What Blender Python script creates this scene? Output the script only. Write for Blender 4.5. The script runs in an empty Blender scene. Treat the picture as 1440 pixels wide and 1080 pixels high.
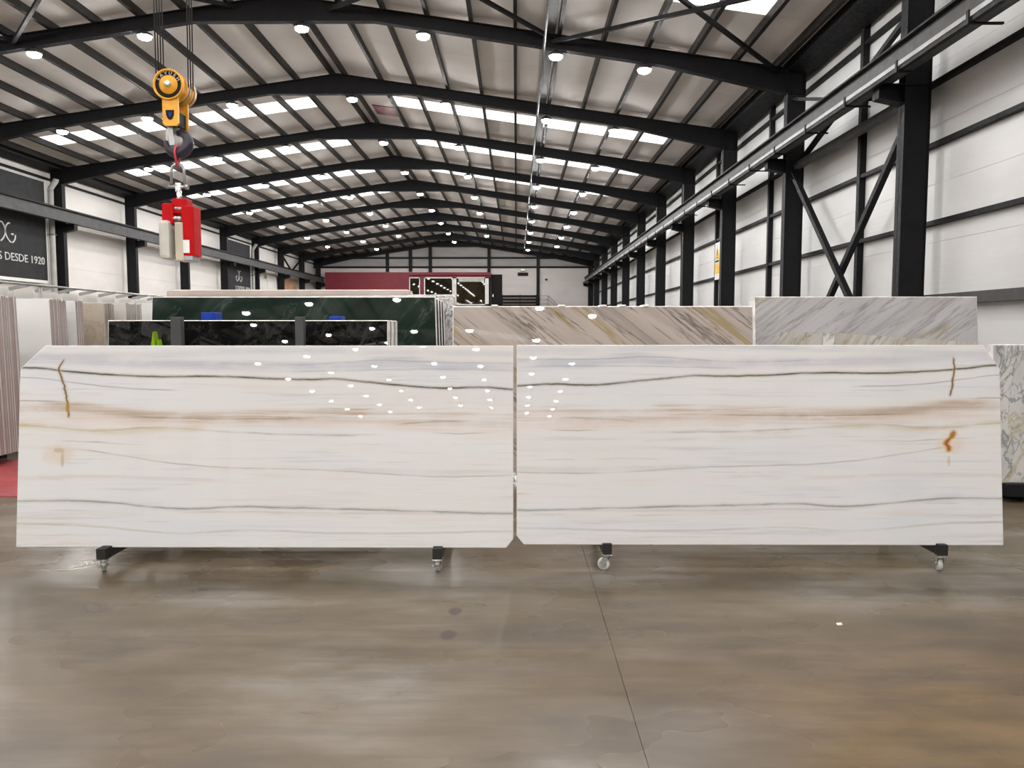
import bpy, bmesh, math, random
from mathutils import Vector, Matrix
random.seed(7)
R = math.radians
sc = bpy.context.scene
COL = sc.collection

# ------------------------------------------------------------------ camera, world, exposure
CAM_H = 1.6
cd = bpy.data.cameras.new('camera'); cam = bpy.data.objects.new('camera', cd); COL.objects.link(cam)
cd.sensor_width = 36.0; cd.lens = 27.0; cd.clip_end = 300; cd.clip_start = 0.05
PITCH = math.atan(78 / 1080); YAW = math.atan(6 / 1080 * math.cos(PITCH))
cam.location = (0, 0, CAM_H); cam.rotation_euler = (math.pi / 2 - PITCH, 0, YAW)
sc.camera = cam
world = bpy.data.worlds.new('world'); sc.world = world; world.use_nodes = True
world.node_tree.nodes['Background'].inputs[0].default_value = (0.75, 0.82, 0.95, 1)
world.node_tree.nodes['Background'].inputs[1].default_value = 0.6
sc.view_settings.view_transform = 'Standard'; sc.view_settings.look = 'None'
sc.view_settings.gamma = 1.0; sc.view_settings.use_curve_mapping = False
sc.view_settings.exposure = 0.05
LAMP_STRENGTH = 375.0
SKY_STRENGTH = 1.6

def ray(x, y):
    cx = (x - 720) / 1080; cy = -(y - 540) / 1080
    d0 = cx; d1 = math.cos(PITCH) + cy * math.sin(PITCH); d2 = -math.sin(PITCH) + cy * math.cos(PITCH)
    return (d0 * math.cos(YAW) - d1 * math.sin(YAW), d0 * math.sin(YAW) + d1 * math.cos(YAW), d2)
def at(x, y, D):
    """photo pixel -> point on the plane at depth D"""
    a, b, c = ray(x, y); t = D / b
    return Vector((a * t, D, CAM_H + c * t))

# ------------------------------------------------------------------ node helper
class G:
    def __init__(s, name):
        s.m = bpy.data.materials.new(name); s.m.use_nodes = True
        s.t = s.m.node_tree; s.b = s.t.nodes['Principled BSDF']
    def put(s, n, i, v):
        if isinstance(v, bpy.types.NodeSocket): s.t.links.new(v, n.inputs[i])
        elif v is not None:
            if isinstance(v, tuple) and len(v) == 3 and len(getattr(n.inputs[i], 'default_value', (0,))) == 4: v = v + (1,)
            n.inputs[i].default_value = v
    def new(s, t, **k):
        n = s.t.nodes.new(t)
        for a, b in k.items(): setattr(n, a, b)
        return n
    def ma(s, op, a, b=None, c=None, clamp=False):
        n = s.new('ShaderNodeMath', operation=op, use_clamp=clamp)
        s.put(n, 0, a); s.put(n, 1, b); s.put(n, 2, c)
        return n.outputs[0]
    def mix(s, f, a, b, mode='MIX'):
        n = s.new('ShaderNodeMix', data_type='RGBA', blend_type=mode)
        s.put(n, 0, f); s.put(n, 6, a); s.put(n, 7, b)
        return n.outputs[2]
    def mr(s, v, a, b, c=0.0, d=1.0, smooth=True):
        n = s.new('ShaderNodeMapRange', interpolation_type='SMOOTHSTEP' if smooth else 'LINEAR')
        for i, q in enumerate((v, a, b, c, d)): s.put(n, i, q)
        return n.outputs[0]
    def noise(s, vec, scale=1.0, detail=4.0, rough=0.55, dist=0.0):
        n = s.new('ShaderNodeTexNoise'); s.put(n, 'Vector', vec)
        n.inputs['Scale'].default_value = scale; n.inputs['Detail'].default_value = detail
        n.inputs['Roughness'].default_value = rough; n.inputs['Distortion'].default_value = dist
        return n.outputs[0]
    def obj(s):
        return s.new('ShaderNodeTexCoord').outputs['Object']
    def sep(s, v):
        n = s.new('ShaderNodeSeparateXYZ'); s.put(n, 0, v); return n.outputs
    def comb(s, x, y, z):
        n = s.new('ShaderNodeCombineXYZ'); s.put(n, 0, x); s.put(n, 1, y); s.put(n, 2, z); return n.outputs[0]
    def ramp(s, f, stops, mode='LINEAR'):
        n = s.new('ShaderNodeValToRGB'); s.put(n, 0, f); r = n.color_ramp; r.interpolation = mode
        while len(r.elements) < len(stops): r.elements.new(0.5)
        for e, (p, c) in zip(r.elements, stops): e.position = p; e.color = tuple(c) + (1,)
        return n.outputs[0]
    def fcurve(s, f, pts):
        n = s.new('ShaderNodeFloatCurve'); s.put(n, 'Value', f); c = n.mapping.curves[0]
        c.points[0].location = pts[0]; c.points[-1].location = pts[-1]
        for q in pts[1:-1]: c.points.new(*q)
        n.mapping.update()
        return n.outputs[0]
    def bump(s, h, strength=0.3, dist=0.01):
        n = s.new('ShaderNodeBump'); n.inputs['Strength'].default_value = strength; n.inputs['Distance'].default_value = dist
        s.put(n, 'Height', h); s.t.links.new(n.outputs[0], s.b.inputs['Normal'])
    def out(s, color=None, rough=None, metal=None, spec=None):
        if color is not None: s.put(s.b, 'Base Color', color)
        if rough is not None: s.put(s.b, 'Roughness', rough)
        if metal is not None: s.put(s.b, 'Metallic', metal)
        if spec is not None: s.put(s.b, 'Specular IOR Level', spec)
        return s.m

def paint(name, col, rough=0.5, metal=0.0, var=0.12, scale=3.0, spec=None):
    g = G(name); n = g.noise(g.obj(), scale, 5)
    c = g.mix(g.mr(n, 0.3, 0.7), tuple(v * (1 - var) for v in col), tuple(min(1, v * (1 + var)) for v in col))
    r = g.mr(g.noise(g.obj(), scale * 4, 3), 0.3, 0.7, max(0.02, rough - 0.08), min(1, rough + 0.08))
    return g.out(c, r, metal, spec)
def emit(name, col, strength):
    g = G(name); g.put(g.b, 'Base Color', (0.8, 0.8, 0.8)); g.put(g.b, 'Emission Color', col)
    g.b.inputs['Emission Strength'].default_value = strength
    return g.m

M = {}
M['steel'] = paint('dark_steel_paint', (0.0085, 0.0085, 0.0105), 0.6, spec=0.22)
M['purlin'] = paint('purlin_steel', (0.017, 0.0145, 0.013), 0.6, spec=0.22)
M['beam_grey'] = paint('grey_crane_beam', (0.075, 0.075, 0.078), 0.6, spec=0.25)
M['lightmetal'] = paint('aluminium_busbar', (0.36, 0.36, 0.36), 0.55, 0.2)
M['pipe'] = paint('downpipe_grey', (0.42, 0.41, 0.38), 0.45)
M['galv'] = paint('galvanised', (0.36, 0.36, 0.36), 0.38, 0.85)
M['chrome'] = paint('zinc_plated', (0.62, 0.62, 0.6), 0.25, 0.95)
M['white'] = paint('white_paint', (0.78, 0.77, 0.74), 0.5, 0, 0.04)
M['wheel'] = paint('grey_wheel', (0.5, 0.5, 0.47), 0.45)
M['rubber'] = paint('black_rubber', (0.01, 0.01, 0.01), 0.6)
M['yellow'] = paint('hoist_yellow', (0.78, 0.36, 0.015), 0.4, 0, 0.15, 6)
M['red'] = paint('clamp_red', (0.45, 0.0015, 0.004), 0.6, 0, 0.1, 6, spec=0.15)
M['redwall'] = paint('red_wall', (0.21, 0.012, 0.026), 0.55, 0, 0.08, 0.6)
M['redfloor'] = paint('red_floor_mat', (0.30, 0.045, 0.05), 0.5, 0, 0.2, 2)
M['beige'] = paint('beige_plastic', (0.5, 0.44, 0.34), 0.5)
M['palegrey'] = paint('pale_grey_jaw', (0.55, 0.53, 0.48), 0.5)
M['blue'] = paint('blue_plastic', (0.003, 0.03, 0.27), 0.55, spec=0.25)
M['lime'] = paint('lime_plastic', (0.23, 0.42, 0.008), 0.5, spec=0.25)
M['banner'] = paint('charcoal_banner', (0.030, 0.030, 0.032), 0.7, spec=0.2)
M['letter'] = paint('silver_letter', (0.6, 0.6, 0.6), 0.4)
M['foam'] = paint('white_foam', (0.85, 0.83, 0.8), 0.8, 0, 0.04)
M['wrap'] = paint('beige_wrap', (0.62, 0.55, 0.5), 0.5, 0, 0.12, 2)
g = G('dark_glass'); M['darkglass'] = g.out(g.mix(g.mr(g.noise(g.obj(), 0.7, 3), 0.35, 0.65), (0.016, 0.012, 0.008), (0.035, 0.028, 0.018)), 0.02, 0.0, 0.15)
M['brownpanel'] = paint('dark_brown_panel', (0.012, 0.008, 0.008), 0.6, spec=0.2)
M['dark'] = paint('black_sign', (0.008, 0.006, 0.006), 0.6, spec=0.2)
M['rope'] = paint('wire_rope', (0.035, 0.035, 0.038), 0.45, 0.5)
M['hook'] = paint('dark_hook', (0.035, 0.03, 0.045), 0.35, 0.4)
M['pinkstrap'] = paint('red_strap', (0.6, 0.06, 0.08), 0.7)
M['signyellow'] = paint('sign_yellow', (0.8, 0.5, 0.02), 0.5)
M['trimwhite'] = paint('white_window_frame', (0.8, 0.79, 0.74), 0.4, 0, 0.03)
M['lamp_body'] = paint('lamp_housing', (0.03, 0.03, 0.032), 0.4)
M['lamp'] = emit('lamp_glow', (1.0, 0.985, 0.965), LAMP_STRENGTH)
M['sky'] = emit('skylight_glow', (1.0, 0.985, 0.95), SKY_STRENGTH)
M['skydim'] = emit('skylight_dim_glow', (1.0, 0.98, 0.95), 0.45)
M['officelight'] = emit('office_ceiling_light', (1, 0.9, 0.7), 3.0)

def roof_mat():
    g = G('roof_sheet'); o = g.obj(); x, y, z = g.sep(o)
    n = g.noise(g.comb(g.ma('MULTIPLY', x, 0.35), g.ma('MULTIPLY', y, 0.6), z), 1.0, 5)
    c = g.mix(g.mr(n, 0.3, 0.7), (0.76, 0.73, 0.715), (0.83, 0.80, 0.785))
    return g.out(c, 0.7, 0.0, 0.3)
M['roof'] = roof_mat()
def wall_mat(name, a, b, axis):
    g = G(name); x, y, z = g.sep(g.obj())
    n = g.noise(g.comb(g.ma('MULTIPLY', x, 0.4), g.ma('MULTIPLY', y, 0.4), g.ma('MULTIPLY', z, 1.2)), 1.0, 6)
    c = g.mix(g.mr(n, 0.32, 0.68), a, b)
    w = g.ma('SINE', g.ma('MULTIPLY', z, 2 * math.pi / 0.1))
    g.bump(w, 0.05, 0.006)
    return g.out(c, 0.5)
M['wall_r'] = wall_mat('wall_panel_cool', (0.66, 0.665, 0.668), (0.73, 0.735, 0.74), 1)
M['wall_l'] = wall_mat('wall_panel_warm', (0.76, 0.72, 0.685), (0.83, 0.795, 0.765), 1)
M['wall_g_shade'] = wall_mat('gable_panel_shaded', (0.30, 0.285, 0.275), (0.36, 0.34, 0.33), 0)  # upper gable gets less lamp light; that shade is painted in as darker grey
M['wall_b'] = wall_mat('wall_panel_end', (0.64, 0.59, 0.565), (0.70, 0.655, 0.63), 0)

def floor_mat():
    g = G('polished_concrete'); o = g.obj(); x, y, z = g.sep(o)
    big = g.noise(g.comb(g.ma('MULTIPLY', x, 0.55), g.ma('MULTIPLY', y, 0.95), 3.1), 1.0, 4, 0.55, 0.0)
    mid = g.noise(g.comb(g.ma('MULTIPLY', x, 0.9), g.ma('MULTIPLY', y, 2.6), 1.7), 1.2, 5, 0.6, 0.0)
    str_ = g.noise(g.comb(g.ma('MULTIPLY', x, 1.2), g.ma('MULTIPLY', y, 14.0), 6.3), 1.0, 4, 0.6)
    fine = g.noise(g.comb(g.ma('MULTIPLY', x, 0.6), y, z), 9.0, 3, 0.55)
    c = g.ramp(big, [(0.30, (0.060, 0.044, 0.026)), (0.42, (0.142, 0.114, 0.086)), (0.50, (0.108, 0.078, 0.038)), (0.58, (0.158, 0.132, 0.104)), (0.68, (0.21, 0.19, 0.166))], 'B_SPLINE')
    c = g.mix(g.ma('MULTIPLY', g.mr(mid, 0.44, 0.74), 0.75), c, (0.062, 0.046, 0.031))
    c = g.mix(g.ma('MULTIPLY', g.mr(mid, 0.50, 0.28), 0.35), c, (0.235, 0.212, 0.185))
    c = g.mix(g.ma('MULTIPLY', g.mr(str_, 0.45, 0.70), 0.45), c, (0.075, 0.057, 0.040))
    # ochre oil-tinted area to the right of the joint
    och = g.ma('MULTIPLY', g.mr(g.ma('ADD', x, g.ma('MULTIPLY', big, 1.2)), 0.9, 2.6), g.mr(g.ma('ADD', y, g.ma('MULTIPLY', mid, 1.5)), 5.6, 3.2))
    c = g.mix(g.ma('MULTIPLY', och, 0.75), c, g.mix(g.mr(mid, 0.35, 0.65), (0.165, 0.094, 0.028), (0.085, 0.052, 0.02)))
    c = g.mix(g.ma('MULTIPLY', g.mr(fine, 0.45, 0.75), 0.12), c, (0.062, 0.05, 0.038))
    # shoe-sole stains
    for (sx, sy, r) in ((-0.346, 4.247, 0.045), (-0.357, 3.913, 0.05)):
        d = g.ma('SQRT', g.ma('ADD', g.ma('POWER', g.ma('SUBTRACT', x, sx), 2.0), g.ma('POWER', g.ma('MULTIPLY', g.ma('SUBTRACT', y, sy), 0.6), 2.0)))
        d = g.ma('ADD', d, g.ma('MULTIPLY', g.ma('SUBTRACT', fine, 0.5), 0.03))
        c = g.mix(g.ma('MULTIPLY', g.mr(d, r, r * 0.55), 0.75), c, (0.045, 0.033, 0.032))
    r = g.mr(g.noise(g.comb(g.ma('MULTIPLY', x, 0.9), g.ma('MULTIPLY', y, 1.4), 5.0), 1.0, 3, 0.5), 0.3, 0.72, 0.20, 0.40)
    return g.out(c, r, 0.0, 0.5)
M['floor'] = floor_mat()

def stone(name, cols, angle, sp, sq, seed=0.0, rough=0.12, veins=(), dist=0.8, detail=7):
    """cols: ramp stops; angle of the vein direction in the slab plane; veins: (level, width, colour, strength)"""
    g = G(name); x, y, z = g.sep(g.obj()); a = R(angle)
    al = g.ma('ADD', g.ma('MULTIPLY', x, math.cos(a)), g.ma('MULTIPLY', z, math.sin(a)))
    ac = g.ma('ADD', g.ma('MULTIPLY', x, -math.sin(a)), g.ma('MULTIPLY', z, math.cos(a)))
    v = g.comb(g.ma('MULTIPLY', al, sq), g.ma('MULTIPLY', ac, sp), seed)
    n = g.noise(v, 1.0, detail, 0.6, dist)
    c = g.ramp(n, cols)
    for k, (lev, w, col, st) in enumerate(veins):
        n2 = g.noise(g.comb(g.ma('MULTIPLY', al, sq * 1.3), g.ma('MULTIPLY', ac, sp * 0.9), seed + 4.7 * (k + 1)), 1.0, 6, 0.6, dist)
        f = g.mr(g.ma('ABSOLUTE', g.ma('SUBTRACT', n2, lev)), w, 0.0)
        c = g.mix(g.ma('MULTIPLY', f, st), c, col)
    return g.out(c, rough)
M['edge'] = paint('sawn_stone_edge', (0.72, 0.69, 0.67), 0.75, 0, 0.25, 9)
M['st_black'] = stone('black_granite', [(0.3, (0.003, 0.003, 0.003)), (0.52, (0.007, 0.007, 0.007)), (0.66, (0.03, 0.03, 0.028)), (0.78, (0.075, 0.075, 0.07))], 60, 7, 3.5, 1, 0.012, [(0.5, 0.02, (0.045, 0.045, 0.042), 0.5)], 1.0)
M['st_green'] = stone('dark_green_quartzite', [(0.3, (0.011, 0.016, 0.0145)), (0.48, (0.014, 0.025, 0.019)), (0.60, (0.024, 0.036, 0.03)), (0.76, (0.075, 0.092, 0.084))], 48, 2.6, 0.5, 3, 0.012, [(0.45, 0.012, (0.085, 0.105, 0.095), 0.45)], 0.3)
M['st_tan'] = stone('tan_veined_quartzite', [(0.27, (0.24, 0.205, 0.18)), (0.40, (0.39, 0.335, 0.30)), (0.55, (0.47, 0.405, 0.37)), (0.68, (0.36, 0.31, 0.275)), (0.8, (0.25, 0.215, 0.19))], -38, 2.6, 0.16, 5, 0.012,
                    [(0.40, 0.045, (0.30, 0.225, 0.085), 0.75), (0.405, 0.012, (0.12, 0.095, 0.05), 0.8), (0.55, 0.02, (0.15, 0.13, 0.115), 0.7), (0.5, 0.01, (0.17, 0.145, 0.13), 0.7), (0.60, 0.05, (0.27, 0.235, 0.21), 0.6), (0.44, 0.012, (0.13, 0.11, 0.095), 0.75)], 0.12)
M['st_grey'] = stone('grey_veined_marble', [(0.27, (0.29, 0.28, 0.275)), (0.42, (0.42, 0.405, 0.405)), (0.58, (0.48, 0.465, 0.475)), (0.75, (0.34, 0.33, 0.32))], 36, 2.6, 0.16, 9, 0.012,
                     [(0.42, 0.022, (0.26, 0.255, 0.25), 0.5), (0.60, 0.05, (0.31, 0.255, 0.13), 0.65), (0.5, 0.01, (0.22, 0.21, 0.21), 0.55), (0.56, 0.01, (0.22, 0.21, 0.21), 0.5), (0.45, 0.05, (0.30, 0.29, 0.28), 0.55)], 0.12)
M['st_mix'] = stone('pale_green_marble', [(0.28, (0.30, 0.30, 0.275)), (0.42, (0.44, 0.43, 0.40)), (0.52, (0.36, 0.325, 0.265)), (0.62, (0.48, 0.47, 0.44)), (0.75, (0.30, 0.29, 0.25))], 62, 5.0, 0.8, 14, 0.02,
                    [(0.45, 0.02, (0.12, 0.13, 0.105), 0.6)], 0.3)
M['st_net'] = stone('white_marble_with_dark_net', [(0.3, (0.45, 0.45, 0.43)), (0.5, (0.58, 0.57, 0.55)), (0.75, (0.62, 0.60, 0.57))], 68, 4.5, 1.4, 21, 0.14,
                    [(0.5, 0.035, (0.16, 0.17, 0.17), 0.75), (0.45, 0.02, (0.2, 0.2, 0.2), 0.7), (0.60, 0.05, (0.36, 0.27, 0.10), 0.5)], 0.8)
M['st_crystal'] = stone('white_crystal_stone', [(0.35, (0.10, 0.105, 0.10)), (0.47, (0.40, 0.39, 0.38)), (0.6, (0.62, 0.60, 0.60)), (0.75, (0.25, 0.25, 0.25))], 70, 16, 9, 2, 0.35, (), 2.0)
M['st_white'] = stone('plain_white_marble', [(0.3, (0.68, 0.68, 0.67)), (0.7, (0.76, 0.76, 0.75))], 30, 1.5, 0.5, 6, 0.3)
M['st_beige'] = stone('beige_limestone', [(0.3, (0.42, 0.35, 0.275)), (0.5, (0.52, 0.45, 0.37)), (0.75, (0.56, 0.50, 0.42))], 20, 1.8, 1.2, 8, 0.4, [(0.5, 0.01, (0.25, 0.2, 0.16), 0.4)])
M['st_edge_brown'] = stone('brown_stone_edges', [(0.35, (0.20, 0.155, 0.15)), (0.5, (0.34, 0.27, 0.26)), (0.65, (0.42, 0.36, 0.345))], 90, 5, 0.4, 3, 0.6)
M['st_edge_grey'] = stone('grey_stone_edges', [(0.35, (0.28, 0.27, 0.24)), (0.5, (0.45, 0.43, 0.40)), (0.65, (0.55, 0.53, 0.49))], 90, 5, 0.4, 7, 0.6)

# --- the two book-matched slabs: veins laid out along measured centre lines
SW, SH = 3.31, 1.337
def su(x): return (722 - x) / 700 * SW / 3.5
def sv(y): return (770 - y) / 283 * SH / 1.4
def bookmatched(side):
    g = G('bookmatched_marble_' + side); o = g.obj(); x, y, z = g.sep(o)
    X = g.ma('ABSOLUTE', x); u = g.ma('DIVIDE', X, 3.5); v = g.ma('DIVIDE', z, 1.4)
    seed = 0.0 if side == 'one' else 0.35
    wob = g.ma('SUBTRACT', g.noise(g.comb(g.ma('MULTIPLY', X, 2.2), g.ma('MULTIPLY', z, 1.5), seed), 1.0, 6, 0.6), 0.5)
    wob2 = g.ma('SUBTRACT', g.noise(g.comb(g.ma('MULTIPLY', X, 9.0), g.ma('MULTIPLY', z, 4.0), seed + 2), 1.0, 4, 0.6), 0.5)
    vv = g.ma('ADD', v, g.ma('ADD', g.ma('MULTIPLY', wob, 0.014), g.ma('MULTIPLY', wob2, 0.006)))
    mod = g.noise(g.comb(g.ma('MULTIPLY', X, 3.0), g.ma('MULTIPLY', z, 7.0), seed + 5), 1.0, 4, 0.6)
    # cloudy base with long horizontal streaks
    s1 = g.noise(g.comb(g.ma('MULTIPLY', X, 0.55), g.ma('MULTIPLY', vv, 7.0), seed + 1), 1.0, 5, 0.55)
    s2 = g.noise(g.comb(g.ma('MULTIPLY', X, 1.1), g.ma('MULTIPLY', vv, 46.0), seed + 3), 1.0, 5, 0.6)
    s3 = g.noise(g.comb(g.ma('MULTIPLY', X, 0.9), g.ma('MULTIPLY', vv, 20.0), seed + 9), 1.0, 3, 0.5)
    c = g.ramp(s1, [(0.3, (0.73, 0.745, 0.775)), (0.46, (0.78, 0.775, 0.77)), (0.6, (0.785, 0.755, 0.735)), (0.75, (0.74, 0.715, 0.72))])
    c = g.mix(g.ma('MULTIPLY', g.mr(s2, 0.53, 0.72), 0.42), c, (0.53, 0.52, 0.515))
    c = g.mix(g.ma('MULTIPLY', g.mr(s3, 0.58, 0.72), 0.22), c, (0.70, 0.57, 0.45))
    s4 = g.noise(g.comb(g.ma('MULTIPLY', X, 0.8), g.ma('MULTIPLY', vv, 95.0), seed + 13), 1.0, 4, 0.6)
    c = g.mix(g.ma('MULTIPLY', g.ma('MULTIPLY', g.mr(s4, 0.55, 0.72), g.mr(mod, 0.42, 0.6)), 0.4), c, (0.42, 0.40, 0.38))
    def vein(pts, w, col, st, lo=None, hi=None, asym=0.0, modlo=0.3, streak=0.0):
        """pts: photo pixels of the left slab from the seam outward; w: half width in px"""
        nonlocal c
        p = sorted((min(1, max(0, su(a))), sv(b)) for a, b in pts)
        e = [(0.0, p[0][1])] if p[0][0] > 0.004 else []
        q = e + p + ([(1.0, p[-1][1])] if p[-1][0] < 0.996 else [])
        cv = g.fcurve(u, q)
        W = w / 283 * SH / 1.4
        dd = g.ma('SUBTRACT', vv, cv)
        f = g.mr(g.ma('ABSOLUTE', dd), W, W * 0.1)
        if asym: f = g.ma('MAXIMUM', f, g.ma('MULTIPLY', g.mr(g.ma('MULTIPLY', dd, 1.0 if asym > 0 else -1.0), W * abs(asym), 0.0), g.ma('MULTIPLY', g.ma('GREATER_THAN', g.ma('MULTIPLY', dd, 1.0 if asym > 0 else -1.0), 0.0), 0.4)))
        f = g.ma('MULTIPLY', f, g.mr(mod, 0.30, 0.62, modlo, 1.0))
        if streak: f = g.ma('MULTIPLY', f, g.mr(g.ma('ADD', g.ma('MULTIPLY', s2, 0.5), g.ma('MULTIPLY', s4, 0.5)), 0.40, 0.58, 1.0 - streak, 1.0))
        if hi is not None: f = g.ma('MULTIPLY', f, g.mr(u, su(hi) , su(hi) + 0.05))
        if lo is not None: f = g.ma('MULTIPLY', f, g.mr(u, su(lo), su(lo) - 0.05))
        c = g.mix(g.ma('MULTIPLY', f, st), c, col)
    GREY = (0.24, 0.225, 0.20); SOFT = (0.50, 0.50, 0.53); TAN = (0.52, 0.40, 0.28); OCH = (0.60, 0.47, 0.22); PINK = (0.74, 0.61, 0.53)
    vein([(722, 497), (600, 496), (400, 493), (200, 497), (60, 500)], 7, (0.60, 0.61, 0.645), 0.55)
    vein([(722, 516), (640, 515), (560, 509), (480, 515), (300, 513), (150, 508), (60, 505)], 12, (0.52, 0.53, 0.60), 0.8, streak=0.4)
    vein([(722, 510), (600, 509), (540, 506), (420, 513), (300, 511)], 1.6, (0.40, 0.40, 0.43), 0.6, lo=300)
    vein([(722, 521), (560, 519), (430, 522)], 1.4, (0.42, 0.42, 0.45), 0.55, lo=400)
    vein([(722, 592), (620, 592), (500, 590), (400, 586), (285, 588), (183, 586), (90, 573), (24, 570)], 19, PINK, 0.6, streak=0.35)
    vein([(722, 608), (640, 604), (560, 600), (450, 596), (330, 592)], 12, (0.74, 0.60, 0.52), 0.6, streak=0.6)
    vein([(460, 580), (407, 585), (285, 589), (220, 587), (150, 578), (95, 571)], 10, TAN, 0.9, lo=40, hi=540, streak=0.9)
    vein([(722, 594), (600, 590), (500, 586), (407, 584), (285, 588), (220, 586), (150, 580), (60, 576)], 13, (0.50, 0.42, 0.35), 0.6, streak=1.0)
    vein([(420, 588), (320, 590), (250, 589), (200, 587)], 1.6, (0.34, 0.29, 0.24), 0.7, lo=170, hi=440)
    vein([(448, 612), (326, 608), (204, 602), (143, 606), (32, 599)], 2.2, (0.42, 0.38, 0.30), 0.7, hi=520)
    vein([(250, 604), (143, 607), (90, 603), (24, 599)], 8, OCH, 0.7, hi=300, streak=0.6)
    vein([(721, 583), (600, 582), (480, 582), (360, 578)], 1.6, (0.62, 0.46, 0.38), 0.6, lo=330)
    vein([(721, 592), (650, 592), (600, 594), (550, 597)], 1.8, (0.34, 0.30, 0.25), 0.75, lo=545, hi=668)
    vein([(700, 608), (640, 610), (600, 609)], 1.6, (0.33, 0.30, 0.25), 0.75, lo=600, hi=690)
    vein([(200, 547), (120, 541), (82, 536), (28, 531)], 1.5, (0.36, 0.32, 0.29), 0.7, hi=260, modlo=0.6)
    vein([(81, 565), (28, 564)], 1.6, (0.34, 0.29, 0.24), 0.8, hi=98, modlo=0.7)
    vein([(183, 625), (81, 620)], 1.5, (0.40, 0.38, 0.34), 0.6, lo=70, hi=210)
    vein([(722, 668), (610, 670), (448, 661), (306, 657), (244, 652), (163, 640), (100, 632)], 1.8, (0.44, 0.41, 0.36), 0.65, lo=90)
    vein([(722, 664), (560, 664), (470, 662)], 6, (0.62, 0.60, 0.56), 0.45, lo=450)
    vein([(722, 699), (690, 699)], 1.5, (0.38, 0.36, 0.33), 0.7, lo=690)
    vein([(300, 676), (150, 671), (24, 672)], 4, (0.68, 0.57, 0.47), 0.4, hi=330)
    vein([(721, 722), (684, 722), (598, 719), (480, 716), (400, 714), (326, 713), (277, 716), (224, 714), (134, 706), (24, 705)], 5, (0.52, 0.525, 0.53), 0.55)
    vein([(721, 722), (684, 722), (598, 719), (480, 716), (400, 714), (326, 713), (277, 716), (224, 714), (134, 706), (24, 705)], 1.9, (0.28, 0.27, 0.24), 0.85, modlo=0.45)
    vein([(480, 722), (360, 720), (260, 721)], 2.0, (0.48, 0.48, 0.48), 0.5, lo=240)
    vein([(721, 747), (600, 749), (480, 750), (346, 746), (244, 750), (150, 742), (40, 738)], 2.4, (0.52, 0.47, 0.38), 0.6)
    main = [(721, 547), (672, 544.5), (617, 546), (550, 540), (517, 537), (480, 533.5), (430, 533.5), (367, 532), (326, 529.5), (204, 529), (98, 523), (60, 519), (30, 517)]
    vein(main, 5, (0.50, 0.44, 0.36), 0.5, modlo=0.6)
    vein(main, 2.3, (0.10, 0.085, 0.06), 0.97, modlo=0.55)
    # cross crack and rust stains
    wob3 = g.ma('SUBTRACT', g.noise(g.comb(g.ma('MULTIPLY', X, 6.0), g.ma('MULTIPLY', z, 16.0), seed + 4), 1.0, 5, 0.65), 0.5)
    def crack(pts, w, col, st):
        nonlocal c
        p = sorted((sv(b), su(a)) for a, b in pts)
        q = [(0.0, p[0][1])] + p + [(1.0, p[-1][1])]
        cv = g.fcurve(v, q)
        W = w / 700 * SW / 3.5
        f = g.mr(g.ma('ABSOLUTE', g.ma('ADD', g.ma('SUBTRACT', u, cv), g.ma('MULTIPLY', wob3, 0.011))), W, W * 0.15)
        f = g.ma('MULTIPLY', f, g.ma('MULTIPLY', g.mr(v, p[0][0], p[0][0] + 0.02), g.mr(v, p[-1][0] + 0.01, p[-1][0] - 0.015)))
        c = g.mix(g.ma('MULTIPLY', f, st), c, col)
    def blob(px, py, rx, ry, col, st):
        nonlocal c
        du = g.ma('DIVIDE', g.ma('SUBTRACT', u, su(px)), rx / 700 * SW / 3.5)
        dv = g.ma('DIVIDE', g.ma('SUBTRACT', v, sv(py)), ry / 283 * SH / 1.4)
        d = g.ma('ADD', g.ma('ADD', g.ma('MULTIPLY', du, du), g.ma('MULTIPLY', dv, dv)), g.ma('MULTIPLY', wob2, 1.2))
        c = g.mix(g.ma('MULTIPLY', g.mr(d, 1.2, 0.1), st), c, col)
    if side == 'one':
        pts = [(84, 505), (77, 521), (82, 532), (86, 545), (90, 565), (93, 590)]
        crack(pts, 6, (0.62, 0.46, 0.30), 0.5); crack(pts, 2.2, (0.16, 0.10, 0.05), 0.9)
        blob(91, 574, 4, 9, (0.45, 0.27, 0.05), 0.7)
        blob(80, 634, 9, 4, (0.42, 0.28, 0.10), 0.7); blob(85, 646, 3, 13, (0.42, 0.31, 0.16), 0.7); blob(78, 640, 26, 16, (0.74, 0.60, 0.46), 0.5)
    else:
        mx = lambda q: [(722 - (a - 726) / 685 * 681, b + 4) for a, b in q]
        pts = mx([(1345, 503), (1346, 521), (1343, 543), (1340, 560)])
        crack(pts, 5, (0.6, 0.45, 0.28), 0.5); crack(pts, 2.2, (0.17, 0.10, 0.05), 0.92)
        b = mx([(1341, 613), (1334, 622), (1336, 632), (1336, 648), (1338, 625)])
        blob(*b[4], 22, 18, (0.78, 0.62, 0.42), 0.45)
        rust = mx([(1343, 606), (1341, 613), (1335, 619), (1332, 624), (1336, 630), (1335, 638)])
        crack(rust, 7.5, (0.55, 0.26, 0.03), 0.9); crack(rust, 3.5, (0.40, 0.10, 0.01), 0.9)
        blob(*b[0], 4, 5, (0.36, 0.24, 0.03), 0.9); blob(*b[3], 3, 9, (0.58, 0.46, 0.28), 0.6)
    c = g.mix(1.0, c, (0.88, 0.875, 0.875), 'MULTIPLY')   # polished calcite white is a little below paper white
    return g.out(c, 0.008, 0.0, 0.4)
M['slab_one'] = bookmatched('one'); M['slab_two'] = bookmatched('two')
M['slab_edge'] = paint('white_slab_edge', (0.7, 0.68, 0.65), 0.5, 0, 0.1, 10)

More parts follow.
